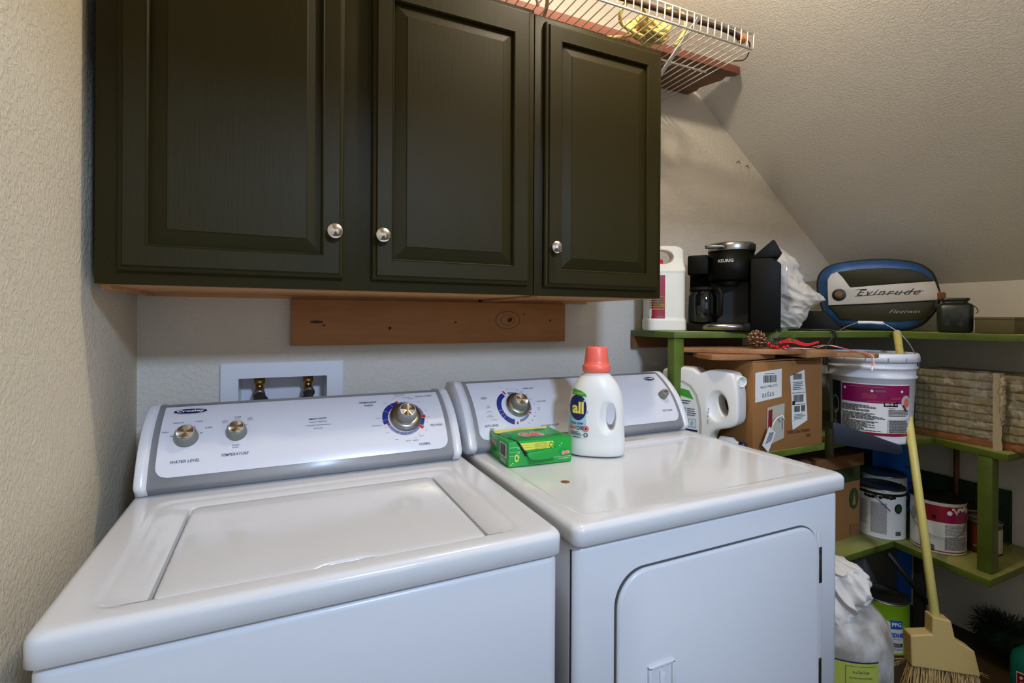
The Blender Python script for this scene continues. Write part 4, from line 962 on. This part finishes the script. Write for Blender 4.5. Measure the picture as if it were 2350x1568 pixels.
sp = MB()
for s0, s1 in (((-.01, 0, .01), (.055, .005, .062)), ((-.008, 0, .01), (.030, .01, .050)), ((0, 0, .006), (.075, .0, .030))):
    s0, s1 = Vector(s0), Vector(s1); sp.tube([s0, s1], .0012, 'pine', 5); L_ = (s1 - s0)
    for i in range(60):
        t = R.random(); p = s0 + L_ * t; d = (L_.normalized() + Vector((R.uniform(-1, 1), R.uniform(-1, 1), R.uniform(-1, 1))) * .75).normalized() * R.uniform(.014, .024)
        sp.tube([p, p + d], [.0007, .0003], 'pine', 4)
part('evergreen_sprig', sp, pk)
for p in ((.006, -.02, .014), (.014, -.018, .005), (.030, -.030, .003), (.040, -.02, .017), (.050, -.03, .002), (.060, -.032, .006), (.022, -.01, .002)):
    part('berry', MB().ball((p[0], p[1], p[2] + .003), .0068, 'berry', 2), pk)
rbm = MB(); V = []; F = []
for i in range(30):
    t = i / 29; x = .045 + .105 * t; z = .022 + .006 * math.sin(t * 7); w_ = .010 + .004 * math.sin(t * 5)
    V += [(x, -.01, z - w_ * .5), (x, .01, z + w_ * .5)]
for i in range(29): F.append([2 * i, 2 * i + 1, 2 * i + 3, 2 * i + 2])
rbm.add(V, F, 'ribbon', True); rbm.add([(v[0], v[1] + .0006, v[2] - .0008) for v in V], F, 'ribbon', True)
part('ribbon', rbm, pk, label='red ribbon loop')
part('twine', MB().tube(spline([(.06, -.03, .004), (.09, -.045, .003), (.11, -.035, .003), (.13, -.05, .003), (.16, -.045, .003)], 6), .0010, 'ribbon', 5).tube(spline([(.05, -.035, .003), (.10, -.03, .005), (.14, -.04, .003)], 6), .0010, 'whiteink', 5), pk, label='red and white twine')
solo('string_light_cord', MB().tube(spline([(1.665, 1.13, ZB + .036), (1.70, 1.11, ZB + .044), (1.74, 1.075, ZB + .035), (1.762, 1.045, ZB + .026), (1.775, 1.010, ZB + .020), (1.773, .998, ZB - .005), (1.765, .995, ZB - .028)], 8), .0014, 'logo_red', 5)
     .tube(spline([(1.69, 1.13, ZB + .035), (1.72, 1.10, ZB + .043), (1.765, 1.047, ZB + .024), (1.781, 1.005, ZB + .016), (1.777, .995, ZB - .010), (1.766, .992, ZB - .030)], 8), .0012, 'whiteink', 5).tube([(1.766, .993, ZB - .022), (1.760, .992, ZB - .036)], .0035, 'whiteink', 8),
     'red and white cord with a small plug hanging over the board tip', 'cord', (1.72, 1.08, ZB), W_=True)

# jug B in front of the box
qx, qy = 1.314, 1.273
jb = thing('detergent_jug', 'large white uncapped detergent jug with a see-through handle beside the cardboard box', 'jug', (qx, qy, ZM), math.radians(-70))
so = [(-.135, .0), (-.135, .235), (-.122, .262), (-.09, .270), (-.05, .272), (-.018, .268), (0, .254), (.018, .262), (.037, .268), (.075, .267), (.110, .262), (.118, .245), (.126, .208), (.129, .16), (.126, .107), (.108, .089), (.085, .081), (.058, .072), (.040, .055), (.034, .03), (.034, 0)]
so = [(p.x, p.y) for p in spline([(a, c_, 0) for a, c_ in so], 3)]
pm2 = bake(MB().prism(so, 1, -.040, .038, 'hdpe2'), [('REMESH', dict(mode='VOXEL', voxel_size=.0035)), ('SMOOTH', dict(factor=.5, iterations=24))])
cut = MB().loft([[(.078 + .019 * math.cos(t * PI / 12) - .006 * math.sin(t * PI / 12), y, .155 + .036 * math.sin(t * PI / 12)) for t in range(24)] for y in (-.1, .1)], 'hdpe')
cut2 = MB(); cut2.ball((.062, -.046, .152), 1, 'hdpe', 3, (.036, .024, .054))
pm2 = bake(pm2, [('BOOLEAN', dict(cut=cut2)), ('REMESH', dict(mode='VOXEL', voxel_size=.003))])
pm2 = bake(pm2, [('BOOLEAN', dict(cut=cut)), ('REMESH', dict(mode='VOXEL', voxel_size=.003)), ('SMOOTH', dict(factor=.5, iterations=6))]); pm2.materials.clear(); pm2.materials.append(MATS['hdpe2'])
for p in pm2.polygons: p.material_index = 0
part('jug_body', pm2, jb)
sp_ = MB().lathe([(.019, -.022), (.020, -.010), (.020, -.004), (.0185, -.002), (.0185, .014), (.0175, .016), (.0150, .016), (.0150, .0)], 'hdpe2', n=32)
X = Matrix.Translation((.118, -.004, .236)) @ Matrix.Rotation(-.55, 4, 'Z') @ Matrix.Rotation(PI / 2 + .08, 4, 'Y')
sp_.v = [tuple(X @ Vector(p)) for p in sp_.v]; part('spout', sp_, jb, label='open round spout')
cm_ = cast_map(pm2); D = Decal(lambda u, v, h: cm_(u + .020, v, h), .0006, .008)
arch = [(-.130, .01), (-.130, .225), (-.075, .226), (-.045, .212), (-.024, .182), (-.012, .14), (-.008, .09), (-.010, .01)]
D.poly(arch, 'pale').up().poly([(-.130 + (a + .130) * .93, b_ * .965) for a, b_ in arch], 'label_paper').up()
D.poly([(-.125, .205), (-.052, .194), (-.036, .165), (-.125, .182)], 'label_green').rect(-.112, .108, -.062, .136, 'label_blue').up().lines(-.120, .146, -.040, .162, 2, 'ink', .4, 3).lines(-.058, .108, -.026, .136, 4, 'ink', .4, 5).rect(-.120, .058, -.022, .064, 'navy')
for q in range(3):
    u_ = -.116 + q * .031
    for a, b_ in ((.072, .0728), (.098, .0988)): D.rect(u_, a, u_ + .026, b_, 'ink')
    D.rect(u_, .072, u_ + .0008, .098, 'ink').rect(u_ + .0252, .072, u_ + .026, .098, 'ink').ell(u_ + .013, .085, .006, .008, 'label_blue')
D.lines(-.120, .020, -.030, .050, 4, 'ink', .3, 8)
for q, v in enumerate((.135, .125, .112, .098, .090)): D.rect(.012, v, .0135, v + .007, 'ink')
part('label', D.mb, jb, label='pale arched label with green stripe and pictograms')
sb = thing('small_bottle', 'small white bottle lying on its side with a dark blue cap under the jug handle', 'bottle', (1.352, 1.200, ZM + .024), math.radians(-66))
X = Matrix.Rotation(PI / 2, 4, 'Y')
part('bottle_body', MB().lathe([(.020, -.03), (.023, -.026), (.023, .012), (.013, .024), (.011, .034)], 'hdpe2', n=24), sb, M=X); part('cap', MB().lathe([(.0125, .032), (.0125, .050), (.010, .053)], 'navy', n=20), sb, M=X, label='dark blue cap')

# paint bucket
ux, uy = 2.003, 1.133
pb = thing('paint_bucket', 'large white paint bucket with magenta label and wire bail on the middle shelf', 'bucket', (ux, uy, ZM), facing(ux, uy))
prf = [(.118, 0), (.122, .003), (.1225, .010), (.132, .228), (.1375, .230), (.1375, .236), (.133, .240), (.1335, .262), (.139, .264), (.139, .270), (.1345, .273), (.1345, .288), (.140, .290), (.140, .294)]
part('pail', MB().lathe(prf, 'bucket_white', n=64), pb)
part('lid', MB().lathe([(.1405, .288), (.1445, .289), (.1445, .306), (.142, .314), (.138, .318), (.134, .317), (.131, .309), (.1, .309), (.097, .312), (.001, .312)], 'bucket_white', n=64), pb)
for a in (-150, -122, -96, -70, -46, -22):
    a = math.radians(a); part('lid_tab', MB().box(-.0012, -.0012, .290, .0012, .0012, .304, 'slate'), pb, M=Matrix.Translation((.1448 * math.cos(a), .1448 * math.sin(a), 0)))
rx = Matrix.Identity(4)
bl = []
for i in range(25):
    t = i / 24; a = PI * (1 - t); bl.append((.146 * math.cos(a), -.012 + .0 * t, .262 + (.150 if True else 0) * math.sin(a) ** .85))
bl = [(-.143, -.01, .258), (-.146, -.012, .300), (-.139, -.014, .335), (-.118, -.016, .372), (-.088, -.018, .402), (-.045, -.020, .424), (-.030, -.020, .428), (.030, -.020, .426), (.040, -.020, .422), (.085, -.018, .388), (.118, -.016, .340), (.138, -.012, .285), (.140, -.008, .258)]
part('bail', MB().tube(spline(bl, 5), .0019, 'steel', 8), pb, label='wire bail handle'); part('bail_grip', MB().tube([(-.040, -.020, .4265), (-.0385, -.020, .4265), (-.038, -.020, .4265), (0, -.020, .4270), (.037, -.020, .4245)], [.004, .0055, .0058, .0052, .0058], 'bucket_white', 12), pb, label='white plastic grip')
part('bail_ear', MB().box(-.156, -.03, .228, -.132, .012, .262, 'bucket_white', .003), pb)
D = Decal(cyl_map(0, 0, .1232, .1318, .010, .228), .0005, .010)
D.rect(-.092, .028, .130, .212, 'label_paper').up().rect(-.092, .144, .130, .208, 'magenta').rect(-.092, .030, .130, .040, 'maroon').rect(-.142, .03, -.097, .212, 'slateboard').rect(-.140, .035, -.104, .205, 'black').up()
D.rect(.038, .134, .082, .150, 'black').up().text('BEHR', .055, .1420, .0085, 'whiteink', w=.026, bold=.02).rect(.071, .140, .079, .143, 'whiteink')
for u, v, w_ in ((-.02, .200, .15), (.02, .150, .12)): D.lines(u - w_ / 2 + .03, v - .002, u + w_ / 2 + .03, v + .002, 1, 'logo_red', .35, 2)
for u, v in ((-.080, .192), (.004, .187), (.096, .187)): D.ell(u, v, .0045, .0045, 'label_paper')
D.lines(.014, .184, .046, .190, 2, 'pale', .3, 4).lines(-.025, .158, .02, .178, 4, 'logo_red', .25, 4).lines(.060, .158, .105, .168, 2, 'logo_red', .25, 8)
D.ell(.112, .150, .018, .024, 'pale').up().ell(.114, .148, .010, .015, 'logo_red').poly([(.098, .138), (.103, .142), (.116, .120), (.111, .118)], 'brown_can')
D.lines(-.090, .112, .020, .136, 6, 'black', .55, 11, .5).lines(-.090, .084, .045, .108, 6, 'black', .55, 12, .5).lines(-.090, .044, .040, .080, 9, 'black', .55, 13, .5).lines(.052, .100, .125, .124, 5, 'black', .5, 14, .2).lines(.054, .042, .125, .086, 11, 'black', .6, 15, .1)
D.rect(.050, .088, .128, .089, 'black').rect(.050, .040, .051, .089, 'black').rect(-.090, .081, -.062, .083, 'maroon').rect(.052, .127, .072, .129, 'maroon')
D.ring(-.121, .125, .014, .017, 0, 2 * PI, 'pale', asp=2.).text('Paint', -.121, .085, .014, 'pale', w=.05, rot=PI / 2).barcode(-.132, .04, -.112, .065, 'pale', 4)
part('label', D.mb, pb, label='magenta and white paint label')

# wrapped bundle of boards on the knee shelf
wbx = 2.225
wbn = thing('board_bundle', 'bundle of corrugated strips wrapped in clear plastic on the knee wall shelf', 'bundle', (wbx + .1, .85, ZM), 0)
part('bottom_board', MB().box(wbx + .002, .50, ZM, wbx + .20, 1.10, ZM + .022, 'orangewood', .002), wbn, True, 'orange-brown board at the bottom')
R = random.Random(12)
for q in range(8):
    z0 = ZM + .024 + q * .0285; m = MB(); V = []; F = []; nn = 104; x_ = wbx + .004 + R.uniform(-.002, .003)
    for i in range(nn + 1):
        y = .50 + .60 * i / nn; bz = .0018 * math.sin(i * .9 + q) + R.uniform(-.0006, .0006); o_ = .0012 * math.sin(i * 1.9)
        V += [(x_ + .004, y, z0), (x_ + o_ - .001, y, z0 + .006 + bz), (x_ + o_, y, z0 + .020 + bz), (x_ + .005, y, z0 + .0275), (wbx + .19, y, z0 + .0275), (wbx + .19, y, z0)]
    for i in range(nn):
        for k_ in range(6): F.append([i * 6 + k_, i * 6 + (k_ + 1) % 6, (i + 1) * 6 + (k_ + 1) % 6, (i + 1) * 6 + k_])
    F += [list(range(6)), [nn * 6 + k_ for k_ in range(5, -1, -1)]]
    m.add(V, F, 'foam', False); part('strip', m, wbn, True)
pw = MB(); V = []; F = []; ny, nz = 70, 40
for j in range(nz + 1):
    for i in range(ny + 1):
        y = .50 + .615 * i / ny; z = ZM - .002 + .262 * j / nz; q = Vector((y * 7, z * 9, 1.3))
        d = .010 * abs(noise.noise(q)) + .012 * abs(noise.noise(q * 2.1 + Vector((5, 0, 0)))); V.append((wbx - .0035 - d, y, z))
for j in range(nz):
    for i in range(ny): F.append([j * (ny + 1) + i, j * (ny + 1) + i + 1, (j + 1) * (ny + 1) + i + 1, (j + 1) * (ny + 1) + i])
part('plastic_wrap', pw.add(V, F, 'clear_wrap', False), wbn, True, 'crinkled clear plastic wrap')
tp = MB(); V = []; F = []
for j in range(31):
    z = ZM - .004 + .262 * j / 30; e = .003 * noise.noise(Vector((z * 40, 0, 0))); V += [(wbx - .026, .832 + e, z), (wbx - .026, .856 + e * .5, z)]
for j in range(30): F.append([2 * j, 2 * j + 1, 2 * j + 3, 2 * j + 2])
part('tape_strip', tp.add(V, F, 'tape', False).add([(v[0] + .001, v[1], v[2]) for v in V], F, 'tape', False), wbn, True, 'vertical strip of packing tape')
part('plastic_end', crumple(profblob([(0, -.006, .006), (.05, -.010, .010), (.09, -.012, .012), (.12, -.010, .008), (.14, -.012, .006), (.16, -.008, .008), (.175, -.022, .018)], .006), 30, 30, .007, 40, 'tape', 5), wbn, True, 'gathered end of the wrap', M=Matrix.Translation((wbx - .030, .829, ZM + .085)))

# ------------------------------------------------------------------ lower shelf contents
ZL = .410
def can(label, x, y, z, r, h, side, lid='tin', grp=None, handle=None, rot=0., decal=None, drips=None):
    t = thing('paint_can', label, 'paint can', (x, y, z), facing(x, y) + rot, grp)
    part('can_body', MB().lathe([(r * .97, 0), (r, .002), (r, .006), (r * .985, .008), (r * .985, h - .010), (r, h - .008), (r, h - .003)], side, n=48, cap1=False), t)
    part('lid', MB().lathe([(r * 1.005, h - .004), (r * 1.01, h), (r * .96, h + .0005), (r * .93, h - .006), (r * .84, h - .006), (r * .82, h - .001), (r * .78, h - .001), (r * .76, h - .005), (.001, h - .005)], lid, n=48), t)
    if handle == 'down':
        part('bail', MB().tube(spline([(-r * 1.02, 0, h * .70), (-r * .8, -r * .75, h * .50), (-r * .3, -r * 1.08, h * .36), (r * .3, -r * 1.08, h * .33), (r * .8, -r * .75, h * .44), (r * 1.02, 0, h * .70)], 6), .0013, 'steel', 6), t)
    if handle == 'side':
        part('bail', MB().tube(spline([(-r * .8, -r * .62, h * .98), (-r * .2, -r * 1.03, h * .86), (r * .38, -r * .98, h * .60)], 5), .0013, 'steel', 6), t)
    if decal:
        D = Decal(cyl_map(0, 0, r * .985, r * .985, 0, h), .0005, .010); decal(D, r, h); part('label', D.mb, t)
    return t
def dec1(D, r, h):
    D.rect(-.135, .010, .13, h - .022, 'label_paper').up().lines(-.075, .045, -.038, .140, 22, 'ink', .35, 3).lines(-.032, .020, .022, .140, 34, 'black', .5, 4, .05).barcode(.050, .018, .072, .034, 'black', 3)
    D.ell(.062, .122, .016, .019, 'black').up().ell(.062, .122, .012, .014, 'greenline').lines(.045, .098, .080, .103, 2, 'pale', .4)
    R = random.Random(5)
    for q in range(9): D.ell(-.05 + .012 * q + R.uniform(-.002, .002), h - .024 - R.random() * .008, .007, .006, 'black')
    D.rect(-.135, h - .022, .13, h - .012, 'black')
can('white labelled paint can with dark lid drips at the left of the lower shelf', 2.200, 1.205, ZL, .083, .190, 'label_paper', 'tin', None, 'side', 0, dec1)
def dec2(D, r, h):
    D.rect(-.13, .008, .13, h - .015, 'label_paper').up().rect(-.13, .105, .13, .125, 'magenta').rect(-.13, .060, .13, .092, 'navy').text('SPEC', .045, h - .032, .016, 'navy', w=.05, bold=.03).text('ALL', .05, h - .055, .020, 'navy', w=.045, bold=.03).text('LEVEL', .045, .100, .012, 'navy', w=.05, bold=.03).text('HI', .05, .035, .020, 'navy', w=.02, bold=.03)
can('paint can with blue lettering standing behind the white paint can on the lower shelf', 2.395, 1.300, ZL, .083, .190, 'label_paper', 'tin', None, None, 0, dec2)
def dec3(D, r, h):
    D.rect(-.13, .012, .13, h - .018, 'label_paper').rect(-.13, .002, .13, .011, 'maroon').up().rect(-.052, .115, .13, h - .016, 'maroon').poly([(-.075, .168), (-.052, .168), (-.052, .115), (-.056, .118), (-.066, .145)], 'maroon')
    D.up().rect(.020, .120, .13, .160, 'magenta').ell(.034, .152, .008, .008, 'whiteink').lines(.020, .070, .118, .110, 9, 'ink', .35, 5).lines(.020, .018, .118, .066, 13, 'ink', .5, 6).barcode(-.040, .006, -.008, .030, 'black', 8).lines(.060, .122, .12, .132, 1, 'rust', .5)
    D.ell(-.080, .125, .012, .024, 'pale').ell(-.010, .132, .006, .008, 'black')
    R = random.Random(8)
    for q in range(14): D.ell(.045 + .007 * q * .8, h - .020 - R.random() * .016, .002 + R.random() * .003, .004 + R.random() * .007, 'hdpe')
can('dark red and white paint can with drips, in the corner behind the broom handle', 2.262, 1.040, ZL, .083, .190, 'hdpe', 'kblack2', None, 'down', 0, dec3)
def dec4(D, r, h): D.rect(-.03, .02, .01, .095, 'can_print').up().text('varnish', -.020, .028, .007, 'pale', w=.025).rect(.035, .010, .07, .095, 'pale')
can('small dark brown stain can beside the shelf post on the lower shelf', 2.372, .946, ZL, .050, .115, 'brown_can', 'tin', None, None, 0, dec4)
can('small brown stain can half hidden behind the other small can', 2.470, 1.050, ZL, .050, .115, 'brown_can', 'tin', None, None, 0, None)
b2 = thing('produce_box', 'brown and green lidded produce carton on the lower shelf behind the dryer', 'box', (1.80, 1.36, ZL))
part('carton', MB().box(1.46, 1.222, ZL, 2.095, 1.50, .700, 'cardboard', .002), b2, True)
part('lid', MB().box(1.45, 1.212, .688, 2.105, 1.51, .738, 'cardboard_d', .003), b2, True, 'darker brown lid')
mat('banana_green', '#2e3a12', .6)
D = Decal(plane_map((0, 1.222, 0), (1, 0, 0), (0, 0, 1), (0, -1, 0)), .0006).rect(1.46, .628, 2.094, .688, 'banana_green').ell(2.055, .560, .030, .042, 'banana_green').up().ell(2.055, .560, .025, .036, 'greenline').up()
D.poly([(2.043, .535), (2.067, .535), (2.055, .590)], 'cardboard').rect(2.03, .42, 2.08, .46, 'cardboard_d')
part('print', D.mb, b2, True, 'green band and oval tree emblem') 
ph = thing('picture_carton', 'dark printed carton with yellow blotches behind the paint cans', 'box', (2.44, 1.45, ZL))
part('carton', MB().box(2.36, 1.42, ZL, 2.53, 1.50, ZL + .275, 'kblack2', .001), ph, True)
part('print', Decal(plane_map((0, 1.42, 0), (1, 0, 0), (0, 0, 1), (0, -1, 0)), .0006).ell(2.39, .57, .014, .012, 'cover_olive').ell(2.45, .60, .020, .018, 'banana_green').ell(2.44, .55, .018, .012, 'cover_olive').rect(2.361, .64, 2.529, .684, 'slateboard').mb, ph, True)
solo('caulk_tube', MB().lathe([(.018, 0), (.018, .235), (.010, .245), (.008, .262)], 'pale', (0, 0, 0), 20).lathe([(.0185, .225), (.0185, .25), (.011, .256)], 'navy', (0, 0, 0), 20), 'grey tube with a dark blue cap beside the produce carton', 'tube', (2.20, 1.35, ZL))
def sheet(z0, z1, lab):  # thin wavy bright blue surface close to the knee wall
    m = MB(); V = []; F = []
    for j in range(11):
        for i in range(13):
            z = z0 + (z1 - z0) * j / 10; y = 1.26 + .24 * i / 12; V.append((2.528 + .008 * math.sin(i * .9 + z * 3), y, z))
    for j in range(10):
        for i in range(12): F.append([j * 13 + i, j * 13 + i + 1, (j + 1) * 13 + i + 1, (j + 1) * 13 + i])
    m.add(V, F, 'bluesurface', True); m.add([(v[0] + .002, v[1], v[2]) for v in V], F, 'bluesurface', True)
    return solo('blue_surface', m, lab, 'plastic sheet', (2.53, 1.33, z0), W_=True)
sheet(.411, .798, 'bright blue surface at the knee wall above the lower shelf'); sheet(.02, .382, 'bright blue surface at the knee wall under the lower shelf')
gd = MB()
for i in range(9): gd.tube([(2.515, .93 + i * .052, ZL + .001), (2.53, .93 + i * .052, ZL + .205)], .0018, 'greenline', 5)
for j in range(4): gd.tube([(2.516 + j * .0045, .93, ZL + .004 + j * .066), (2.516 + j * .0045, 1.346, ZL + .004 + j * .066)], .0018, 'greenline', 5)
mat('tealpanel', '#1c3a34', .6, var=.4, vscale=6, vcol='#26300e')
gr_ = thing('wire_grid', 'dark green wire grid panel leaning on the knee wall behind the cans', 'grid', (2.52, 1.14, ZL)); part('wires', gd, gr_, True)
part('backing', MB().box(2.537, .93, ZL, 2.541, 1.346, ZL + .20, 'tealpanel'), gr_, True, 'teal-green backing')

# ------------------------------------------------------------------ floor items
bro = thing('broom', 'cream angled broom leaning with its handle against the top shelf', 'broom', (1.86, .86, 0))
A = Vector((1.853, .858, .345)); B_ = Vector((2.108, 1.100, 1.212)); part('handle', MB().tube([A - (B_ - A) * .03, A + (B_ - A) * .5, B_], .0125, 'broom_handle', 16).ball(B_, .0125, 'broom_handle', 2), bro, True)
# head frame: u axis across, v axis down the handle
U = Vector((.80, -.60, -.03)).normalized(); V_ = (B_ - A).normalized(); V_ = Vector((.02, .04, 1)).normalized(); Wn = U.cross(V_).normalized()
Cn = Vector((1.853, .856, 0))
def hp_(u, z, w_): return tuple(Vector((Cn.x, Cn.y, 0)) + U * u + Vector((0, 0, z)) + Wn * w_)
def extr(pts, w0, w1, m, bev=.002):
    bm = bmesh.new(); n = len(pts); vs0 = [bm.verts.new(hp_(u, z, w0)) for u, z in pts]; vs1 = [bm.verts.new(hp_(u, z, w1)) for u, z in pts]
    bm.faces.new(vs0[::-1]); bm.faces.new(vs1)
    for i in range(n): bm.faces.new([vs0[i], vs0[(i + 1) % n], vs1[(i + 1) % n], vs1[i]])
    bmesh.ops.recalc_face_normals(bm, faces=bm.faces)
    bmesh.ops.bevel(bm, geom=[e for e in bm.edges if e.calc_face_angle(0) > .4], offset=bev, segments=2, affect='EDGES', profile=.5)
    return bm
hm = MB(); hm.bm(extr([(-.075, .188), (.108, .188), (.092, .262), (.042, .288), (.030, .345), (-.020, .350), (-.020, .296), (-.078, .284)], -.022, .022, 'broom_tan', .004), 'broom_tan', False)
part('head_cap', hm, bro, True, 'tan plastic broom head')
bsl = MB(); R = random.Random(3)
for i in range(420):
    u = R.uniform(-.070, .103); w_ = R.uniform(-.018, .018); e = u * .35 + R.gauss(0, .012) + (.0 if i % 23 else R.choice((-.06, .05)))
    p0 = Vector(hp_(u, .192, w_)); p1 = Vector(hp_(u + e * .5, .11, w_ * 1.3)); p2 = Vector(hp_(u + e * 1.2, R.uniform(.012, .03), w_ * 1.6 + R.gauss(0, .006)))
    bsl.tube([p0, p1, p2], [.0012, .0011, .0007], 'straw', 4)
for i in range(26):
    u = R.uniform(-.07, .10); s_ = R.choice((-1, 1)); p0 = Vector(hp_(u, .188, -.020)); bsl.tube(spline([p0, Vector(hp_(u + s_ * .03, .178, -.030)), Vector(hp_(u + s_ * .07, R.uniform(.14, .185), -.032))], 4), .0008, 'straw', 4)
o = part('bristles', bsl, bro, True); o['kind'] = 'stuff'

tx, ty = 1.560, .990
tk = thing('propane_tank', 'off-white scuffed propane tank with a yellow label beside the dryer', 'gas tank', (tx, ty, 0), facing(tx, ty))
part('shell', MB().lathe([(.10, 0), (.105, .03), (.148, .05), (.153, .08), (.153, .300), (.150, .330), (.140, .360), (.122, .385), (.095, .404), (.06, .416), (.02, .420)], 'tank', n=64), tk)
part('collar', MB().lathe([(.080, .400), (.085, .42), (.085, .47), (.081, .47), (.079, .41)], 'tank', n=40, cap0=False, cap1=False), tk)
D = Decal(cyl_map(0, 0, .153, .153, .08, .305), .0007, .012)
D.rect(-.02, .08, .122, .300, 'tank_label').rect(-.02, .300, .122, .304, 'navy').up()
for q, s_ in enumerate(('As a Tank Trader', 'you save time and money', 'and this will be the last time', 'you buy a Propane tank.', "When it's empty,")): D.text(s_, .072, .276 - .0165 * q, .0075, 'ink', w=.062 if q in (1, 2) else .045, shear=.2)
D.rect(.032, .085, .033, .292, 'greenline').rect(.032, .291, .112, .292, 'greenline')
part('label', D.mb, tk, label='yellow label with printed lines')
solo('draped_cloth', crumple(profblob([(0, .03, .045), (.02, .0, .052), (.06, -.03, .060), (.10, -.05, .075), (.135, -.07, .100), (.17, -.08, .112), (.20, -.08, .104), (.225, -.07, .082), (.24, -.06, .03)], .085), 170, 110, .017, 13, 'cloth', 9, (1, 1, .35)), 'crumpled off-white cloth draped over the propane tank valve', 'cloth', (1.521, .980, .300), facing(1.54, .945))
def dec5(D, r, h):
    D.poly([(-.085, .010), (.032, .010), (.030, .110), (-.012, .122), (-.085, .155)], 'label_paper').up().poly([(-.085, .165), (-.070, .165), (-.030, .130), (-.030, .120), (-.085, .145)], 'navy')
    D.up().rect(-.012, .100, .028, .132, 'ppgblue').up().text('PPG', .008, .117, .015, 'whiteink', w=.032, bold=.03).up().text('SPEEDHIDE', .006, .078, .017, 'ppgblue', w=.085, bold=.03).lines(-.02, .060, .028, .066, 1, 'pale', .5).rect(-.05, .034, .028, .048, 'slateboard').up().text('INTERIOR', .000, .041, .007, 'whiteink', w=.042).lines(-.04, .02, .028, .03, 2, 'ink', .3)
t_ = can('lime green paint can with a blue brand badge standing on the floor behind the tank', 2.155, 1.168, 0, .083, .190, 'lime', 'tin', None, None, .42, dec5)
wb = MB(); R = random.Random(21)
for i in range(2600):
    a = R.uniform(0, 2 * PI); b_ = R.uniform(0, 2 * PI); rr = .085; cc = Vector((2.46 - .025, .80, .10)); ring = Vector((math.cos(a) * .030, math.sin(a) * .15, math.sin(a * .5) * .02))
    d = Vector((math.cos(b_) * .7 + R.gauss(0, .4), R.gauss(0, .6), math.sin(b_) + .1)).normalized(); p = cc + ring + d * R.uniform(.03, .055); q = p + (d + Vector((R.gauss(0, .4), R.gauss(0, .4), R.gauss(0, .4)))).normalized() * R.uniform(.018, .034)
    if p.z < .006 or q.z < .004 or max(p.x, q.x) > 2.54: continue
    wb.tube([p, q], [.0016, .0006], 'wreath', 3)
for i in range(14):
    a = 2 * PI * i / 14; wb.ball((2.435 + math.cos(a) * .025, .80 + math.sin(a) * .14, .085), .05, 'wreath', 2, (.9, 1, 1))
solo('evergreen_garland', wb, 'dark green artificial evergreen garland piled on the floor by the knee wall', 'garland', (2.43, .80, .0), W_=True, kind='stuff')
sx_, sy_ = 2.185, .745
cl = thing('cleaner_canister', 'teal green canister with a red and white letter at the right edge of the photo', 'canister', (sx_, sy_, 0), facing(sx_, sy_))
part('canister_body', MB().lathe([(.052, 0), (.056, .004), (.056, .165), (.050, .190), (.030, .212), (.020, .218), (.020, .235)], 'teal', n=40), cl)
part('label', Decal(cyl_map(0, 0, .056, .056, 0, .17), .0006, .006).text('P', -.030, .125, .050, 'whiteink', w=.040, rot=.3, bold=.09, shear=.3).up().text('P', -.030, .125, .044, 'maroon', w=.034, rot=.3, bold=.03, shear=.3).mb, cl, label='red letter with a white outline')
solo('storage_bin', MB().box(2.27, 1.30, .0, 2.51, 1.53, .30, 'greybin', .012), 'grey plastic storage bin in the dark corner under the lower shelf', 'bin', (2.4, 1.4, 0), W_=True)
